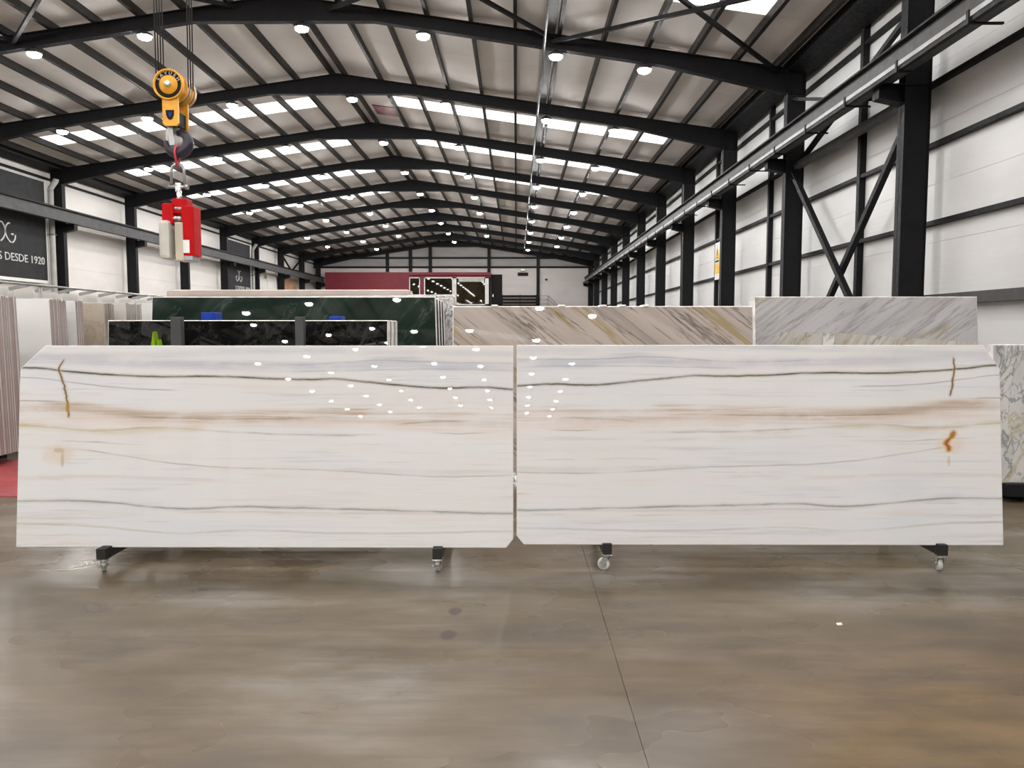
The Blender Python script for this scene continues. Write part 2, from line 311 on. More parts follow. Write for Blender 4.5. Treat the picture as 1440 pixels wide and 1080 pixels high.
def poster_mat():
    g = G('orange_poster_print'); x, y, z = g.sep(g.obj())
    n = g.noise(g.comb(x, g.ma('MULTIPLY', y, 1.6), g.ma('MULTIPLY', z, 0.7)), 1.0, 6, 0.7, 1.0)
    return g.out(g.ramp(n, [(0.3, (0.45, 0.36, 0.26)), (0.45, (0.55, 0.22, 0.12)), (0.55, (0.6, 0.42, 0.28)), (0.7, (0.32, 0.10, 0.06))]), 0.5)
M['poster'] = poster_mat()

# ------------------------------------------------------------------ mesh helper
ORG = {}
def org(o): return ORG.get(o.name, Vector((0, 0, 0))) if o else Vector((0, 0, 0))
class MB:
    def __init__(s): s.v = []; s.f = []; s.mi = []; s.cur = 0; s.sm = []
    def add(s, vs, fs, smooth=False):
        b = len(s.v); s.v += [Vector(q) for q in vs]
        for f in fs: s.f.append([i + b for i in f]); s.mi.append(s.cur); s.sm.append(smooth)
        return s
    def box(s, x0, x1, y0, y1, z0, z1):
        return s.add([(x0, y0, z0), (x1, y0, z0), (x1, y1, z0), (x0, y1, z0), (x0, y0, z1), (x1, y0, z1), (x1, y1, z1), (x0, y1, z1)],
                     [(0, 3, 2, 1), (4, 5, 6, 7), (0, 1, 5, 4), (1, 2, 6, 5), (2, 3, 7, 6), (3, 0, 4, 7)])
    def bbox(s, x0, x1, y0, y1, z0, z1, b=0.01):
        """box with chamfered edges"""
        bm = bmesh.new(); bmesh.ops.create_cube(bm, size=1)
        for q in bm.verts: q.co = Vector(((x0 + x1) / 2 + q.co.x * (x1 - x0), (y0 + y1) / 2 + q.co.y * (y1 - y0), (z0 + z1) / 2 + q.co.z * (z1 - z0)))
        bmesh.ops.bevel(bm, geom=list(bm.edges), offset=b, segments=2, affect='EDGES', profile=0.6)
        bm.verts.index_update()
        s.add([q.co.copy() for q in bm.verts], [[q.index for q in f.verts] for f in bm.faces]); bm.free(); return s
    def bar(s, p, q, w, h, up=(0, 0, 1)):
        p, q = Vector(p), Vector(q); d = (q - p).normalized(); u = Vector(up)
        if abs(d.dot(u)) > 0.98: u = Vector((1, 0, 0))
        sd = d.cross(u).normalized() * (w / 2); u2 = sd.cross(d).normalized() * (h / 2)
        vs = [p - sd - u2, p + sd - u2, p + sd + u2, p - sd + u2, q - sd - u2, q + sd - u2, q + sd + u2, q - sd + u2]
        return s.add(vs, [(0, 1, 2, 3), (7, 6, 5, 4), (0, 4, 5, 1), (1, 5, 6, 2), (2, 6, 7, 3), (3, 7, 4, 0)])
    def cyl(s, p, q, r, n=12, r2=None, caps=True):
        p, q = Vector(p), Vector(q); r2 = r if r2 is None else r2
        d = (q - p).normalized(); u = Vector((0, 0, 1)) if abs(d.z) < 0.95 else Vector((1, 0, 0))
        a = d.cross(u).normalized(); b = d.cross(a)
        vs = [p + (a * math.cos(t) + b * math.sin(t)) * r for t in (2 * math.pi * i / n for i in range(n))] + [q + (a * math.cos(t) + b * math.sin(t)) * r2 for t in (2 * math.pi * i / n for i in range(n))]
        s.add(vs, [(i, (i + 1) % n, n + (i + 1) % n, n + i) for i in range(n)], True)
        if caps: s.add(vs, [list(range(n))[::-1], list(range(n, 2 * n))])
        return s
    def tube(s, pts, rs, n=10):
        pts = [Vector(p) for p in pts]
        if not isinstance(rs, (list, tuple)): rs = [rs] * len(pts)
        rings = []; prev = None
        for i, p in enumerate(pts):
            d = (pts[min(i + 1, len(pts) - 1)] - pts[max(i - 1, 0)]).normalized()
            if prev is None:
                u = Vector((0, 0, 1)) if abs(d.z) < 0.9 else Vector((0, 1, 0)); a = d.cross(u).normalized()
            else: a = (prev - d * prev.dot(d)).normalized()
            prev = a; b = d.cross(a)
            rings.append([p + (a * math.cos(2 * math.pi * k / n) + b * math.sin(2 * math.pi * k / n)) * rs[i] for k in range(n)])
        vs = [q for r in rings for q in r]
        fs = [(i * n + k, i * n + (k + 1) % n, (i + 1) * n + (k + 1) % n, (i + 1) * n + k) for i in range(len(pts) - 1) for k in range(n)]
        s.add(vs, fs, True); m = len(vs)
        return s.add(vs, [list(range(n))[::-1], list(range(m - n, m))])
    def lathe(s, prof, c, axis, n=24):
        """prof: (along axis, radius)"""
        c = Vector(c); d = Vector(axis).normalized(); u = Vector((0, 0, 1)) if abs(d.z) < 0.9 else Vector((1, 0, 0))
        a = d.cross(u).normalized(); b = d.cross(a)
        vs = [c + d * t + (a * math.cos(2 * math.pi * k / n) + b * math.sin(2 * math.pi * k / n)) * max(r, 1e-4) for t, r in prof for k in range(n)]
        fs = [(i * n + k, i * n + (k + 1) % n, (i + 1) * n + (k + 1) % n, (i + 1) * n + k) for i in range(len(prof) - 1) for k in range(n)]
        return s.add(vs, fs, True)
    def prism(s, poly, a0, a1, plane='XZ', edgemat=None):
        """poly in plane coordinates, extruded between a0 and a1 along the third axis"""
        def mk(p, a): return {'XZ': (p[0], a, p[1]), 'YZ': (a, p[0], p[1]), 'XY': (p[0], p[1], a)}[plane]
        n = len(poly); vs = [mk(p, a0) for p in poly] + [mk(p, a1) for p in poly]
        s.add(vs, [list(range(n))[::-1], list(range(n, 2 * n))])
        cur = s.cur
        if edgemat is not None: s.cur = edgemat
        s.add(vs, [(i, (i + 1) % n, n + (i + 1) % n, n + i) for i in range(n)]); s.cur = cur
        return s
    def build(s, name, mats, parent=None, loc=None, mesh_only=False):
        o0 = org(parent) + (Vector(loc) if loc is not None else Vector((0, 0, 0)))
        me = bpy.data.meshes.new(name); me.from_pydata([v - o0 for v in s.v], [], s.f)
        for m in (mats if isinstance(mats, (list, tuple)) else [mats]): me.materials.append(M[m] if isinstance(m, str) else m)
        me.polygons.foreach_set('material_index', s.mi); me.polygons.foreach_set('use_smooth', s.sm)
        bm = bmesh.new(); bm.from_mesh(me); bmesh.ops.remove_doubles(bm, verts=bm.verts, dist=1e-5); bmesh.ops.recalc_face_normals(bm, faces=bm.faces); bm.to_mesh(me); bm.free()
        if mesh_only: return me
        o = bpy.data.objects.new(name, me); COL.objects.link(o)
        if loc is not None: o.location = loc
        o.parent = parent; ORG[o.name] = o0
        return o
def tag(o, label=None, cat=None, group=None, kind=None):
    for k, v in (('label', label), ('category', cat), ('group', group), ('kind', kind)):
        if v: o[k] = v
    return o
def thing(name, label, cat, loc=(0, 0, 0), group=None):
    o = bpy.data.objects.new(name, None); COL.objects.link(o); o.location = loc; o.empty_display_size = 0.1
    ORG[o.name] = Vector(loc); return tag(o, label, cat, group)
def link(name, me, parent, loc=(0, 0, 0), rot=None):
    o = bpy.data.objects.new(name, me); COL.objects.link(o); o.parent = parent; o.location = loc
    if rot: o.rotation_euler = rot
    ORG[o.name] = org(parent) + Vector(loc)
    return o
def copy_tree(o, parent=None):
    c = o.copy(); COL.objects.link(c); c.parent = parent
    for ch in list(o.children): copy_tree(ch, c)
    return c
def text_mesh(body, size, extrude=0.01, align='LEFT'):
    cu = bpy.data.curves.new('lettering', 'FONT'); cu.body = body; cu.size = size; cu.extrude = extrude; cu.align_x = align; cu.resolution_u = 3
    ob = bpy.data.objects.new('lettering', cu); COL.objects.link(ob)
    me = bpy.data.meshes.new_from_object(ob.evaluated_get(bpy.context.evaluated_depsgraph_get()))
    bpy.data.objects.remove(ob); bpy.data.curves.remove(cu)
    return me

NTH = ['first', 'second', 'third', 'fourth', 'fifth', 'sixth', 'seventh', 'eighth', 'ninth', 'tenth', 'eleventh', 'twelfth', 'thirteenth', 'fourteenth', 'fifteenth', 'sixteenth', 'seventeenth', 'eighteenth', 'nineteenth', 'twentieth', 'twenty-first', 'twenty-second', 'twenty-third', 'twenty-fourth', 'twenty-fifth', 'twenty-sixth', 'twenty-seventh', 'twenty-eighth', 'twenty-ninth', 'thirtieth']
# ------------------------------------------------------------------ hall dimensions (metres)
RX = -5.9; HALF = 12.74; XR = RX + HALF; XL = RX - HALF
APEX = 9.97; SL = 0.1436
WR, WL = 7.56, -19.36                      # inner wall faces
FRAMES = [-64 + 6 * i for i in range(23)]  # -64 .. 68; the polished slabs mirror the hall behind the camera
Y0, Y1 = -66.0, 74.0
def top(o): return APEX - SL * o

# ------------------------------------------------------------------ setting: floor
fl = tag(MB().box(WL - 0.3, WR + 0.3, Y0, Y1 + 0.3, -0.3, -0.02).build('floor', 'floor'), kind='structure')
ys0 = Y0; xs = [WL - 0.3, -11.5, -5.5, 0.485, 6.5, WR + 0.3]; ys = [Y0, 0.0, 7.0, 14.0, 26.0, 38.0, 50.0, 62.0, Y1 + 0.3]
for i in range(len(xs) - 1):
    for j in range(len(ys) - 1):
        g_ = 0.0013
        MB().box(xs[i] + g_, xs[i + 1] - g_, ys[j] + g_, ys[j + 1] - g_, -0.02, 0.0).build('concrete_panel', 'floor', fl)

# ------------------------------------------------------------------ setting: walls
def side_wall(name, x_in, sgn, mat, rows, first, label_girts, posts):
    w = tag(MB().box(min(x_in + sgn * 0.08, x_in + sgn * 0.28), max(x_in + sgn * 0.08, x_in + sgn * 0.28), Y0, Y1 + 0.3, 0, 8.26).build(name, mat), kind='structure')
    a, b = sorted((x_in, x_in + sgn * 0.08))
    for j in range(len(rows) - 1):
        me = MB().box(a, b, 0.002, 5.998, rows[j] + 0.0025, rows[j + 1] - 0.0025).build('panel', mat, mesh_only=True)
        for y in range(first, 74, 6): link('panel', me, w, (0, y, 0))
        bk = MB().box(a, b, Y0, first - 0.004, rows[j] + 0.0025, rows[j + 1] - 0.0025).build('panel', mat, w)
    for z in label_girts:
        c, d = sorted((x_in - sgn * 0.001, x_in - sgn * 0.12))
        MB().box(c, d, Y0, Y1, z - 0.04, z + 0.04).build('girt', 'steel', w)
    if posts:
        c, d = sorted((x_in - sgn * 0.001, x_in - sgn * 0.14))
        me = MB().box(c, d, -0.07, 0.07, 0, 8.1).build('wall_post', 'steel', mesh_only=True)
        for y in range(11, 74, 6): link('wall_post', me, w, (0, y, 0))
    return w
wr = side_wall('wall_right', WR, 1, 'wall_r', [0, 1.05, 2.1, 3.15, 4.2, 5.25, 6.3, 7.35, 8.25], 8, [3.49, 4.88, 5.97, 7.68], True)
MB().box(WR - 0.2, WR - 0.001, Y0, Y1, 2.02, 2.2).build('girt', 'beam_grey', wr)
wl = side_wall('wall_left', WL, -1, 'wall_l', [0, 2.0, 4.2, 6.0, 7.7, 8.25], 8, [7.73], False)
# far gable
wb = tag(MB().prism([(WL - 0.3, 0), (WR + 0.3, 0), (WR + 0.3, 8.30), (RX, APEX + 0.305), (WL - 0.3, 8.30)], Y1 + 0.08, Y1 + 0.3).build('wall_back', 'wall_g_shade'), kind='structure')
gx = [WL, -12.3, -8.2, -2.6, 2.08, WR]
for i in range(5):
    for (z0, z1) in ((0, 2.0), (2.0, 3.9), (3.9, 5.6), (5.6, 7.44), (7.44, 8.32 if 0 < i < 4 else 8.2)):
        MB().box(gx[i] + 0.006, gx[i + 1] - 0.006, Y1, Y1 + 0.08, z0 + 0.003, z1 - 0.003).build('panel', 'wall_g_shade' if z0 > 7 else 'wall_b', wb)  # panels above the girt carry the shade in their colour
for x in (-12.3, -10.1, -8.2, -2.6, 2.08):
    MB().box(x - 0.15, x + 0.15, Y1 - 0.25, Y1 - 0.001, 7.0 if x < -9 else 0, APEX - SL * abs(x - RX) - 0.2).build('gable_post', 'steel', wb)
for z in (7.44, 8.32):
    e = WR - RX if z < 8 else 11.9          # the upper girt stops under the roof slope
    MB().box(RX - e, RX + e, Y1 - 0.16, Y1 - 0.001, z - 0.09, z + 0.09).build('girt', 'steel', wb)
# wall behind the camera
wf = tag(MB().prism([(WL - 0.3, 0), (WR + 0.3, 0), (WR + 0.3, 8.30), (RX, APEX + 0.305), (WL - 0.3, 8.30)], Y0 - 0.3, Y0).build('wall_front', 'wall_b'), kind='structure')

# ------------------------------------------------------------------ setting: roof
RB = 0.2                                   # roof sheet underside above rafter top
HO = WR + 0.3 - RX
def slope_poly(s, o0, o1, y0, y1, dz0, dz1):
    m = MB(); a, b = RX + s * o0, RX + s * o1
    vs = [(a, y0, top(o0) + dz0), (b, y0, top(o1) + dz0), (b, y1, top(o1) + dz0), (a, y1, top(o0) + dz0),
          (a, y0, top(o0) + dz1), (b, y0, top(o1) + dz1), (b, y1, top(o1) + dz1), (a, y1, top(o0) + dz1)]
    return m.add(vs, [(0, 3, 2, 1), (4, 5, 6, 7), (0, 1, 5, 4), (1, 2, 6, 5), (2, 3, 7, 6), (3, 0, 4, 7)])
cm = slope_poly(-1, 0, HO, Y0 - 0.3, Y1 + 0.3, RB + 0.10, RB + 0.25); c2 = slope_poly(1, 0, HO, Y0 - 0.3, Y1 + 0.3, RB + 0.10, RB + 0.25); cm.add(c2.v, c2.f)
ceil = tag(cm.build('ceiling', 'roof'), kind='structure')
LIT = {(-1, 26): 'sky', (-1, 32): 'sky', (-1, 38): 'sky', (-1, 44): 'sky', (-1, 56): 'sky', (-1, 62): 'sky',
       (1, 26): 'sky', (1, 32): 'sky', (1, 38): 'sky', (1, 14): 'sky', (1, 68): 'skydim', (1, 2): 'sky', (-1, 2): 'sky', (1, -10): 'sky', (-1, -10): 'sky', (1, -28): 'sky', (-1, -28): 'sky', (1, -46): 'sky', (-1, -46): 'sky'}
bays = [(-66, -64)] + [(y, y + 6) for y in FRAMES]
OFFS = [0.2, 1.39] + [1.39 + 1.12 * k for k in range(1, 10)] + [12.5]
for s in (-1, 1):
    for (y0, y1) in bays:
        lit = LIT.get((s, y0))
        g_ = 0.004
        if lit:
            for (a, b) in ((y0, y0 + 2.35), (y0 + 3.6, y1)):
                slope_poly(s, 0, HO, a + g_, b - g_, RB, RB + 0.10).build('roof_sheet', 'roof', ceil)
            slope_poly(s, 0, OFFS[1], y0 + 2.35, y0 + 3.6, RB, RB + 0.10).build('roof_sheet', 'roof', ceil)
            slope_poly(s, OFFS[10], HO, y0 + 2.35, y0 + 3.6, RB, RB + 0.10).build('roof_sheet', 'roof', ceil)
            for k in range(1, 10):
                slope_poly(s, OFFS[k] + 0.02, OFFS[k + 1] - 0.02, y0 + 2.36, y0 + 3.59, RB + 0.005, RB + 0.09).build('skylight_pane', lit, ceil)
        else:
            for k in range(2):
                slope_poly(s, 0, HO, y0 + (y1 - y0) / 2 * k + g_, y0 + (y1 - y0) / 2 * (k + 1) - g_, RB, RB + 0.10).build('roof_sheet', 'roof', ceil)
    for o in OFFS:
        w = 0.045
        slope_poly(s, o - w, o + w, Y0, Y1, -0.002, RB + 0.002).build('purlin', 'purlin', ceil)
    slope_poly(s, 12.75, 13.35, Y0, Y1, -0.06, RB - 0.002).build('eaves_gutter', 'steel', ceil)
# dull red patch between ridge and first purlin
slope_poly(1, 0.40, 1.34, 29.9, 31.1, RB - 0.03, RB + 0.004).build('red_patch', 'redwall', ceil)

# ------------------------------------------------------------------ portal frames
def rafter_mesh(s):
    m = MB(); bot = [(0.0, 9.33), (2.3, 9.33), (5.0, top(5.0) - 0.33), (9.6, top(9.6) - 0.36), (HALF + 0.02, top(HALF) - 0.62)]
    tp = [(HALF + 0.02, top(HALF)), (0.0, APEX)]
    X = lambda o: RX + s * o
    m.prism([(X(o), z) for o, z in bot + tp], -0.008, 0.008)
    for chain, dz in ((bot, 0.0), (tp, -0.0)):
        for (a, b) in zip(chain[:-1], chain[1:]):
            m.bar((X(a[0]), 0, a[1]), (X(b[0]), 0, b[1]), 0.2, 0.022)
    return m.build('rafter', 'steel', mesh_only=True)
def column_mesh(s):
    m = MB(); xi = RX + s * HALF; xo = xi + s * 0.46; h = top(HALF)
    a, b = sorted((xi, xo)); m.box(a, b, -0.008, 0.008, 0, h)
    for x in (xi, xo):
        a, b = sorted((x, x + (s * 0.022 if x == xi else -s * 0.022))); m.box(a, b, -0.12, 0.12, 0, h)
    a, b = sorted((xi - s * 0.06, xo + s * 0.06)); m.box(a, b, -0.2, 0.2, 0, 0.03)
    for z in (5.88, h - 0.62, h):
        a, b = sorted((xi, xo)); m.box(a, b, -0.115, 0.115, z - 0.015, z + 0.0)
    # dark sheet lining between the flanges
    a, b = sorted((xi + s * 0.02, xo - s * 0.02)); m.box(a, b, -0.10, -0.088, 0.03, h - 0.65)
    return m.build('column', 'steel', mesh_only=True)
def corbel_mesh(s):
    m = MB(); xi = RX + s * HALF; xe = xi - s * 0.46
    m.prism([(xi, 5.90), (xe, 5.90), (xe, 5.66), (xi, 5.56)], -0.008, 0.008)
    a, b = sorted((xi, xe)); m.box(a, b, -0.12, 0.12, 5.88, 5.90)
    m.bar((xe, 0, 5.66), (xi, 0, 5.56), 0.24, 0.02)
    a, b = sorted((xe, xe + s * 0.02)); m.box(a, b, -0.12, 0.12, 5.66, 5.9)
    return m.build('corbel', 'steel', mesh_only=True)
fm = {s: (rafter_mesh(s), column_mesh(s), corbel_mesh(s)) for s in (-1, 1)}
for i, y in enumerate([73.6] + FRAMES[::-1]):
    t = thing('portal_frame', 'black steel portal frame, ' + NTH[i] + ' counted from the red office end', 'steel frame', (RX, y, 0), 'portal frames along the hall')
    for s in (-1, 1):
        for nm, me in zip(('rafter', 'column', 'corbel'), fm[s]): link(nm, me, t, (-RX, 0, 0))

# ------------------------------------------------------------------ crane runway beams
def runway(s, label):
    xi = RX + s * HALF; c = xi - s * 0.33
    t = thing('crane_runway_beam', label, 'crane beam', (c, Y0, 5.9))
    MB().box(c - 0.01, c + 0.01, Y0, 73.4, 5.92, 6.38).build('web', 'beam_grey', t)
    MB().box(c - 0.11, c + 0.11, Y0, 73.4, 5.9, 5.925).build('bottom_flange', 'beam_grey', t)
    MB().box(c - 0.11, c + 0.11, Y0, 73.4, 6.375, 6.41).build('top_flange', 'steel', t)
    MB().box(c - 0.03, c + 0.03, Y0, 73.4, 6.41, 6.46).build('rail', 'steel', t)
    return t
runway(1, 'dark grey crane runway beam along the white ribbed wall, with a pale busbar under it')
runway(-1, 'dark grey crane runway beam passing in front of the charcoal lettered banners')
bx_ = XR - 0.55
t = thing('crane_busbar', 'pale aluminium crane busbar running under the runway beam', 'busbar', (bx_, Y0, 5.93))
MB().box(bx_ - 0.035, bx_ + 0.035, 4.0, 73.2, 5.895, 5.965).build('rail', 'lightmetal', t)
MB().box(bx_ - 0.02, bx_ + 0.055, 4.0, 73.2, 5.83, 5.894).build('guard', 'steel', t)
me = MB().box(-0.05, 0.45, -0.02, 0.02, 5.80, 5.83).box(-0.055, -0.035, -0.03, 0.03, 5.80, 5.99).build('bracket', 'steel', mesh_only=True)
for k in range(32): link('bracket', me, t, (0, 5.0 + 2.0 * k - Y0, -5.93))

# ------------------------------------------------------------------ roof and wall bracing
def brace(p, q, label, w=0.09, name='brace', grp=None, mat='steel'):
    p, q = Vector(p), Vector(q)
    d = (q - p).normalized(); m = MB().bar(p, q, w, w)
    n = d.cross(Vector((0, 0, 1))); n = n.normalized() if n.length > 1e-3 else Vector((1, 0, 0))
    for e, sg in ((p, 1), (q, -1)):                       # gusset plates at the ends
        m.bar(e, e + d * sg * 0.25, 0.2, 0.012)
    o = m.build(name, mat, None, tuple(p)); return tag(o, label, 'brace', grp)
zc = lambda X: top(abs(X - RX)) - 0.12
for (a, b, wh) in ((0.92, 6.6, 'beside the ribbed wall'), (-4.7, 0.92, 'just past the ridge, ribbed wall side'), (-12.72, -7.1, 'just past the ridge, banner wall side'), (-18.4, -12.72, 'beside the banner wall')):
    for (x0, x1) in ((a, b), (b, a)):
        dz = 0.0 if x0 < x1 else 0.075
        brace((x0, 14.1, zc(x0) - dz), (x1, 19.9, zc(x1) - dz), 'dark diagonal roof brace of the crossed pair ' + wh, 0.085, 'roof_brace', 'diagonal roof braces between the first two rafters')
xw = XR + 0.30
brace((xw, 14.2, 5.5), (xw, 19.8, 0.3), 'dark wall cross brace rising towards the massive black column nearest the grey veined slab', 0.12, 'wall_brace')
brace((xw - 0.13, 19.8, 5.5), (xw - 0.13, 14.2, 0.3), 'dark wall cross brace leaning the opposite way, in front of its twin', 0.12, 'wall_brace')
brace((xw, 14.2, 7.35), (xw, 19.8, 5.75), 'dark diagonal wall brace above the crane runway beam', 0.10, 'wall_brace')
brace((xw - 0.12, 14.2, 5.72), (xw - 0.12, 19.8, 7.35), 'thin dark diagonal wall brace above the runway, crossing its twin', 0.08, 'wall_brace')
brace((xw, 14.1, 5.72), (xw, 19.9, 5.72), 'grey horizontal wall strut level with the crane corbels', 0.16, 'wall_strut', None, 'beam_grey')
xw2 = XL - 0.25
brace((xw2, 62.2, 7.6), (xw2, 65, 6.4), 'dark brace falling from the top of the bay above the orange poster', 0.11, 'wall_brace')
brace((xw2, 65, 6.4), (xw2, 67.8, 7.6), 'dark brace rising to the far column above the orange poster', 0.11, 'wall_brace')

# pipe and cable tray under the right roof slope
t = thing('sprinkler_pipe', 'thin dark pipe hung along the hall beneath the rafters', 'pipe', (0.69, Y0, 8.6))
MB().cyl((0.69, Y0, 8.6), (0.69, 73.5, 8.6), 0.032, 10).build('pipe', 'steel', t)
me = MB().cyl((0, 0, 0), (0, 0, 0.36), 0.012, 6).build('hanger', 'steel', mesh_only=True)
for y in FRAMES[2:]: link('hanger', me, t, (0, y + 0.14 - Y0, 0))
t = thing('cable_tray', 'pale grey cable tray beside the hung pipe under the roof', 'cable tray', (0.86, Y0, 8.82))
MB().box(0.76, 0.98, Y0, 73.4, 9.03, 9.05).build('tray', 'beam_grey', t)
MB().box(0.745, 0.76, Y0, 73.4, 9.03, 9.09).build('side', 'beam_grey', t)
me = MB().box(0.75, 0.77, -0.02, 0.02, 9.05, 9.20).build('hanger', 'steel', mesh_only=True)
for y in FRAMES[2:]: link('hanger', me, t, (-0.86, y + 3 - Y0, -8.82))

# ------------------------------------------------------------------ high-bay lamps
def make_lamp():
    t = thing('high_bay_lamp', 'lamp', 'lamp', (0, 0, 0), 'high-bay lamps in rows under the frames')
    MB().lathe([(0.0, 0.165), (-0.015, 0.17), (-0.015, 0.178), (0.0, 0.185), (0.05, 0.18), (0.075, 0.12), (0.10, 0.09), (0.105, 0.0)], (0, 0, 0.0), (0, 0, 1), 20).build('housing', 'lamp_body', t)
    MB().lathe([(0.01, 0.165), (-0.03, 0.163), (-0.065, 0.145), (-0.09, 0.10), (-0.105, 0.05), (-0.108, 0.0)], (0, 0, 0.0), (0, 0, 1), 16).build('diffuser', 'lamp', t)
    MB().cyl((0, 0, 0.10), (0, 0, 0.14), 0.03, 8).build('stem', 'steel', t)
    return t
lamp0 = make_lamp(); first = True
LX = [(-15.1, 8.15), (-12.25, 8.573), (-9.42, 9.0), (-5.43, 9.19), (-2.36, 9.0), (1.0, 8.49), (3.24, 8.15)]
for i, y in enumerate(FRAMES[::-1]):
    for k, (x, z) in enumerate(LX):
        if y == 68 and k not in (1, 3, 5): continue
        o = lamp0 if first else copy_tree(lamp0); first = False
        o.location = (x, y, z)
        o['label'] = 'glowing lamp under the ' + NTH[i + 1] + ' frame from the red office, ' + NTH[k] + ' from the banner wall'

# ------------------------------------------------------------------ left wall: banners, downpipes, poster
def monogram(t, y, z, x, sc_):
    def arc(sg):
        # one curved stroke leaning on the centre line with a hook at its foot
        pts = [(0.50, 0.62), (0.36, 0.66), (0.20, 0.56), (0.08, 0.40), (0.02, 0.22), (0.0, 0.05), (0.05, -0.14), (0.18, -0.34), (0.36, -0.50), (0.50, -0.58)]
        m = MB()
        def stroke(pp):
            for a, b in zip(pp[:-1], pp[1:]):
                m.bar((x, y + sg * a[0] * sc_, z + a[1] * sc_), (x, y + sg * b[0] * sc_, z + b[1] * sc_), 0.075 * sc_ * 1.2, 0.02, up=(1, 0, 0))
        stroke(pts); stroke([(0.60, -0.58), (0.80, -0.50), (0.95, -0.30), (1.0, -0.06)]); stroke([(0.58, -0.03), (0.80, -0.03)])
        return m.build('monogram_stroke', 'letter', t)
    arc(1); arc(-1)
def banner(y0, y1, yc, label, yt, zt):
    t = thing('wall_banner', label, 'banner', (-19.1, (y0 + y1) / 2, 3.54))
    MB().box(-19.14, -19.08, y0, y1, 3.54, 7.5).build('panel', 'banner', t)
    for y in (y0, y1 - 0.05): MB().box(-19.16, -19.07, y, y + 0.05, 3.5, 7.54).build('frame_side', 'steel' if y == y0 else 'white', t)
    MB().box(-19.16, -19.07, y0, y1, 3.42, 3.54).build('bottom_strip', 'white', t)
    monogram(t, yc, 5.18, -19.065, 0.58)
    body = 'S DESDE 1920'
    ex = lambda me: (min(v.co.x for v in me.vertices), max(v.co.x for v in me.vertices))
    full = text_mesh(body, 0.42); k = 2.80 / ex(full)[1]; bpy.data.meshes.remove(full)
    for i, ch in enumerate(body):
        if ch == ' ': continue
        pre = text_mesh(body[:i + 1], 0.42); r = ex(pre)[1]; bpy.data.meshes.remove(pre)
        me = text_mesh(ch, 0.42, 0.008); me.materials.append(M['letter'])
        o = bpy.data.objects.new('letter', me); COL.objects.link(o); o.parent = t
        o.matrix_local = Matrix.Translation(Vector((-19.066, yt + k * (r - ex(me)[1]), zt)) - org(t)) @ Matrix(((0, 0, 1, 0), (k, 0, 0, 0), (0, 1, 0, 0), (0, 0, 0, 1)))
    return t
banner(26.3, 31.46, 28.88, 'charcoal wall banner with silver monogram and large lettering DESDE 1920', 28.42, 4.17)
banner(50.9, 55.5, 53.1, 'small-looking distant charcoal banner with silver monogram, seen above the beige wrapped bundle', 52.4, 4.22)
def downpipe(y, label):
    t = thing('downpipe', label, 'pipe', (-19.0, y, 0))
    MB().cyl((-18.95, y, 0), (-18.95, y, 7.25), 0.11, 14).build('pipe', 'pipe', t)
    MB().tube([(-18.95, y, 7.2), (-18.94, y, 7.28), (-18.82, y, 7.45), (-18.72, y, 7.58), (-18.70, y, 7.66)], 0.11, 14).build('elbow', 'pipe', t)
    me = MB().box(-19.35, -18.83, y - 0.13, y + 0.13, 0, 0.04).build('clip', 'galv', mesh_only=True)
    for z in (3.0, 5.4): link('clip', me, t, (19.0, -y, z))
downpipe(31.62, 'pale grey downpipe with angled elbow beside the large lettered banner')
downpipe(55.65, 'pale grey downpipe beside the distant monogram banner')
t = thing('wall_poster', 'orange and cream printed panel on the far end of the warm wall', 'poster', (-19.2, 65, 3.0))
MB().box(-19.3, -19.2, 62.6, 67.6, 2.6, 5.75).build('print', 'poster', t)
MB().box(-19.32, -19.19, 62.5, 62.6, 2.6, 5.8).build('frame_side', 'steel', t)
t = thing('wall_sheet', 'pale cream sheet leaning on the wall beside the orange poster', 'panel', (-19.1, 59, 0))
MB().box(-19.2, -19.14, 56.6, 59.3, 0.0, 5.4).build('sheet', 'white', t)
MB().box(-19.2, -19.14, 59.4, 61.6, 0.0, 5.7).build('sheet', 'signyellow' if False else 'wall_l', t)

# right wall: yellow warning sign
t = thing('warning_sign', 'white and yellow safety sign between two posts on the ribbed wall', 'sign', (7.4, 28.56, 3.4))
b0 = 28.22; b1 = 28.9
MB().box(7.40, 7.425, b0, b1, 3.4, 4.75).build('board', 'white', t)
MB().box(7.392, 7.40, b0 + 0.03, b1 - 0.03, 3.62, 4.0).build('yellow_field', 'signyellow', t)
MB().prism([(b0 + 0.05, 4.14), (b1 - 0.05, 4.14), ((b0 + b1) / 2, 4.68)], 7.392, 7.40, 'YZ').build('warning_triangle', 'signyellow', t)
MB().box(7.386, 7.392, 28.52, 28.6, 4.28, 4.5).box(7.386, 7.392, 28.52, 28.6, 4.18, 4.23).build('warning_mark', 'dark', t)
MB().box(7.386, 7.392, b0 + 0.08, b1 - 0.08, 4.04, 4.10).build('text_line', 'dark', t)

# ------------------------------------------------------------------ far end: red office, door, sign, stairs
t = thing('red_office', 'dark red upper office with white framed dark windows on the end wall', 'office', (-10.5, 73, 3.6))
MB().box(XL + 0.6, -2.42, 72.8, 73.755, 3.62, 3.75).build('floor_slab', 'steel', t)
MB().box(XL + 0.6, -10.1, 72.9, 73.0, 3.75, 6.89).build('wall', 'redwall', t)
MB().box(-10.1, -2.42, 72.9, 73.0, 6.42, 6.89).build('wall_head', 'redwall', t)
MB().box(-9.08, -8.7, 72.9, 73.0, 3.75, 6.42).build('wall_pier', 'redwall', t)
MB().box(-10.1, -2.42, 72.84, 72.9, 6.55, 6.62).build('ledge', 'brownpanel', t)
MB().box(XL + 0.6, -2.42, 73.0, 73.755, 6.8, 6.89).build('roof', 'redwall', t)
for x in range(int(XL) + 3, -3, 3): MB().box(x - 0.1, x + 0.1, 73.2, 73.4, 0, 3.62).build('support_post', 'steel', t)
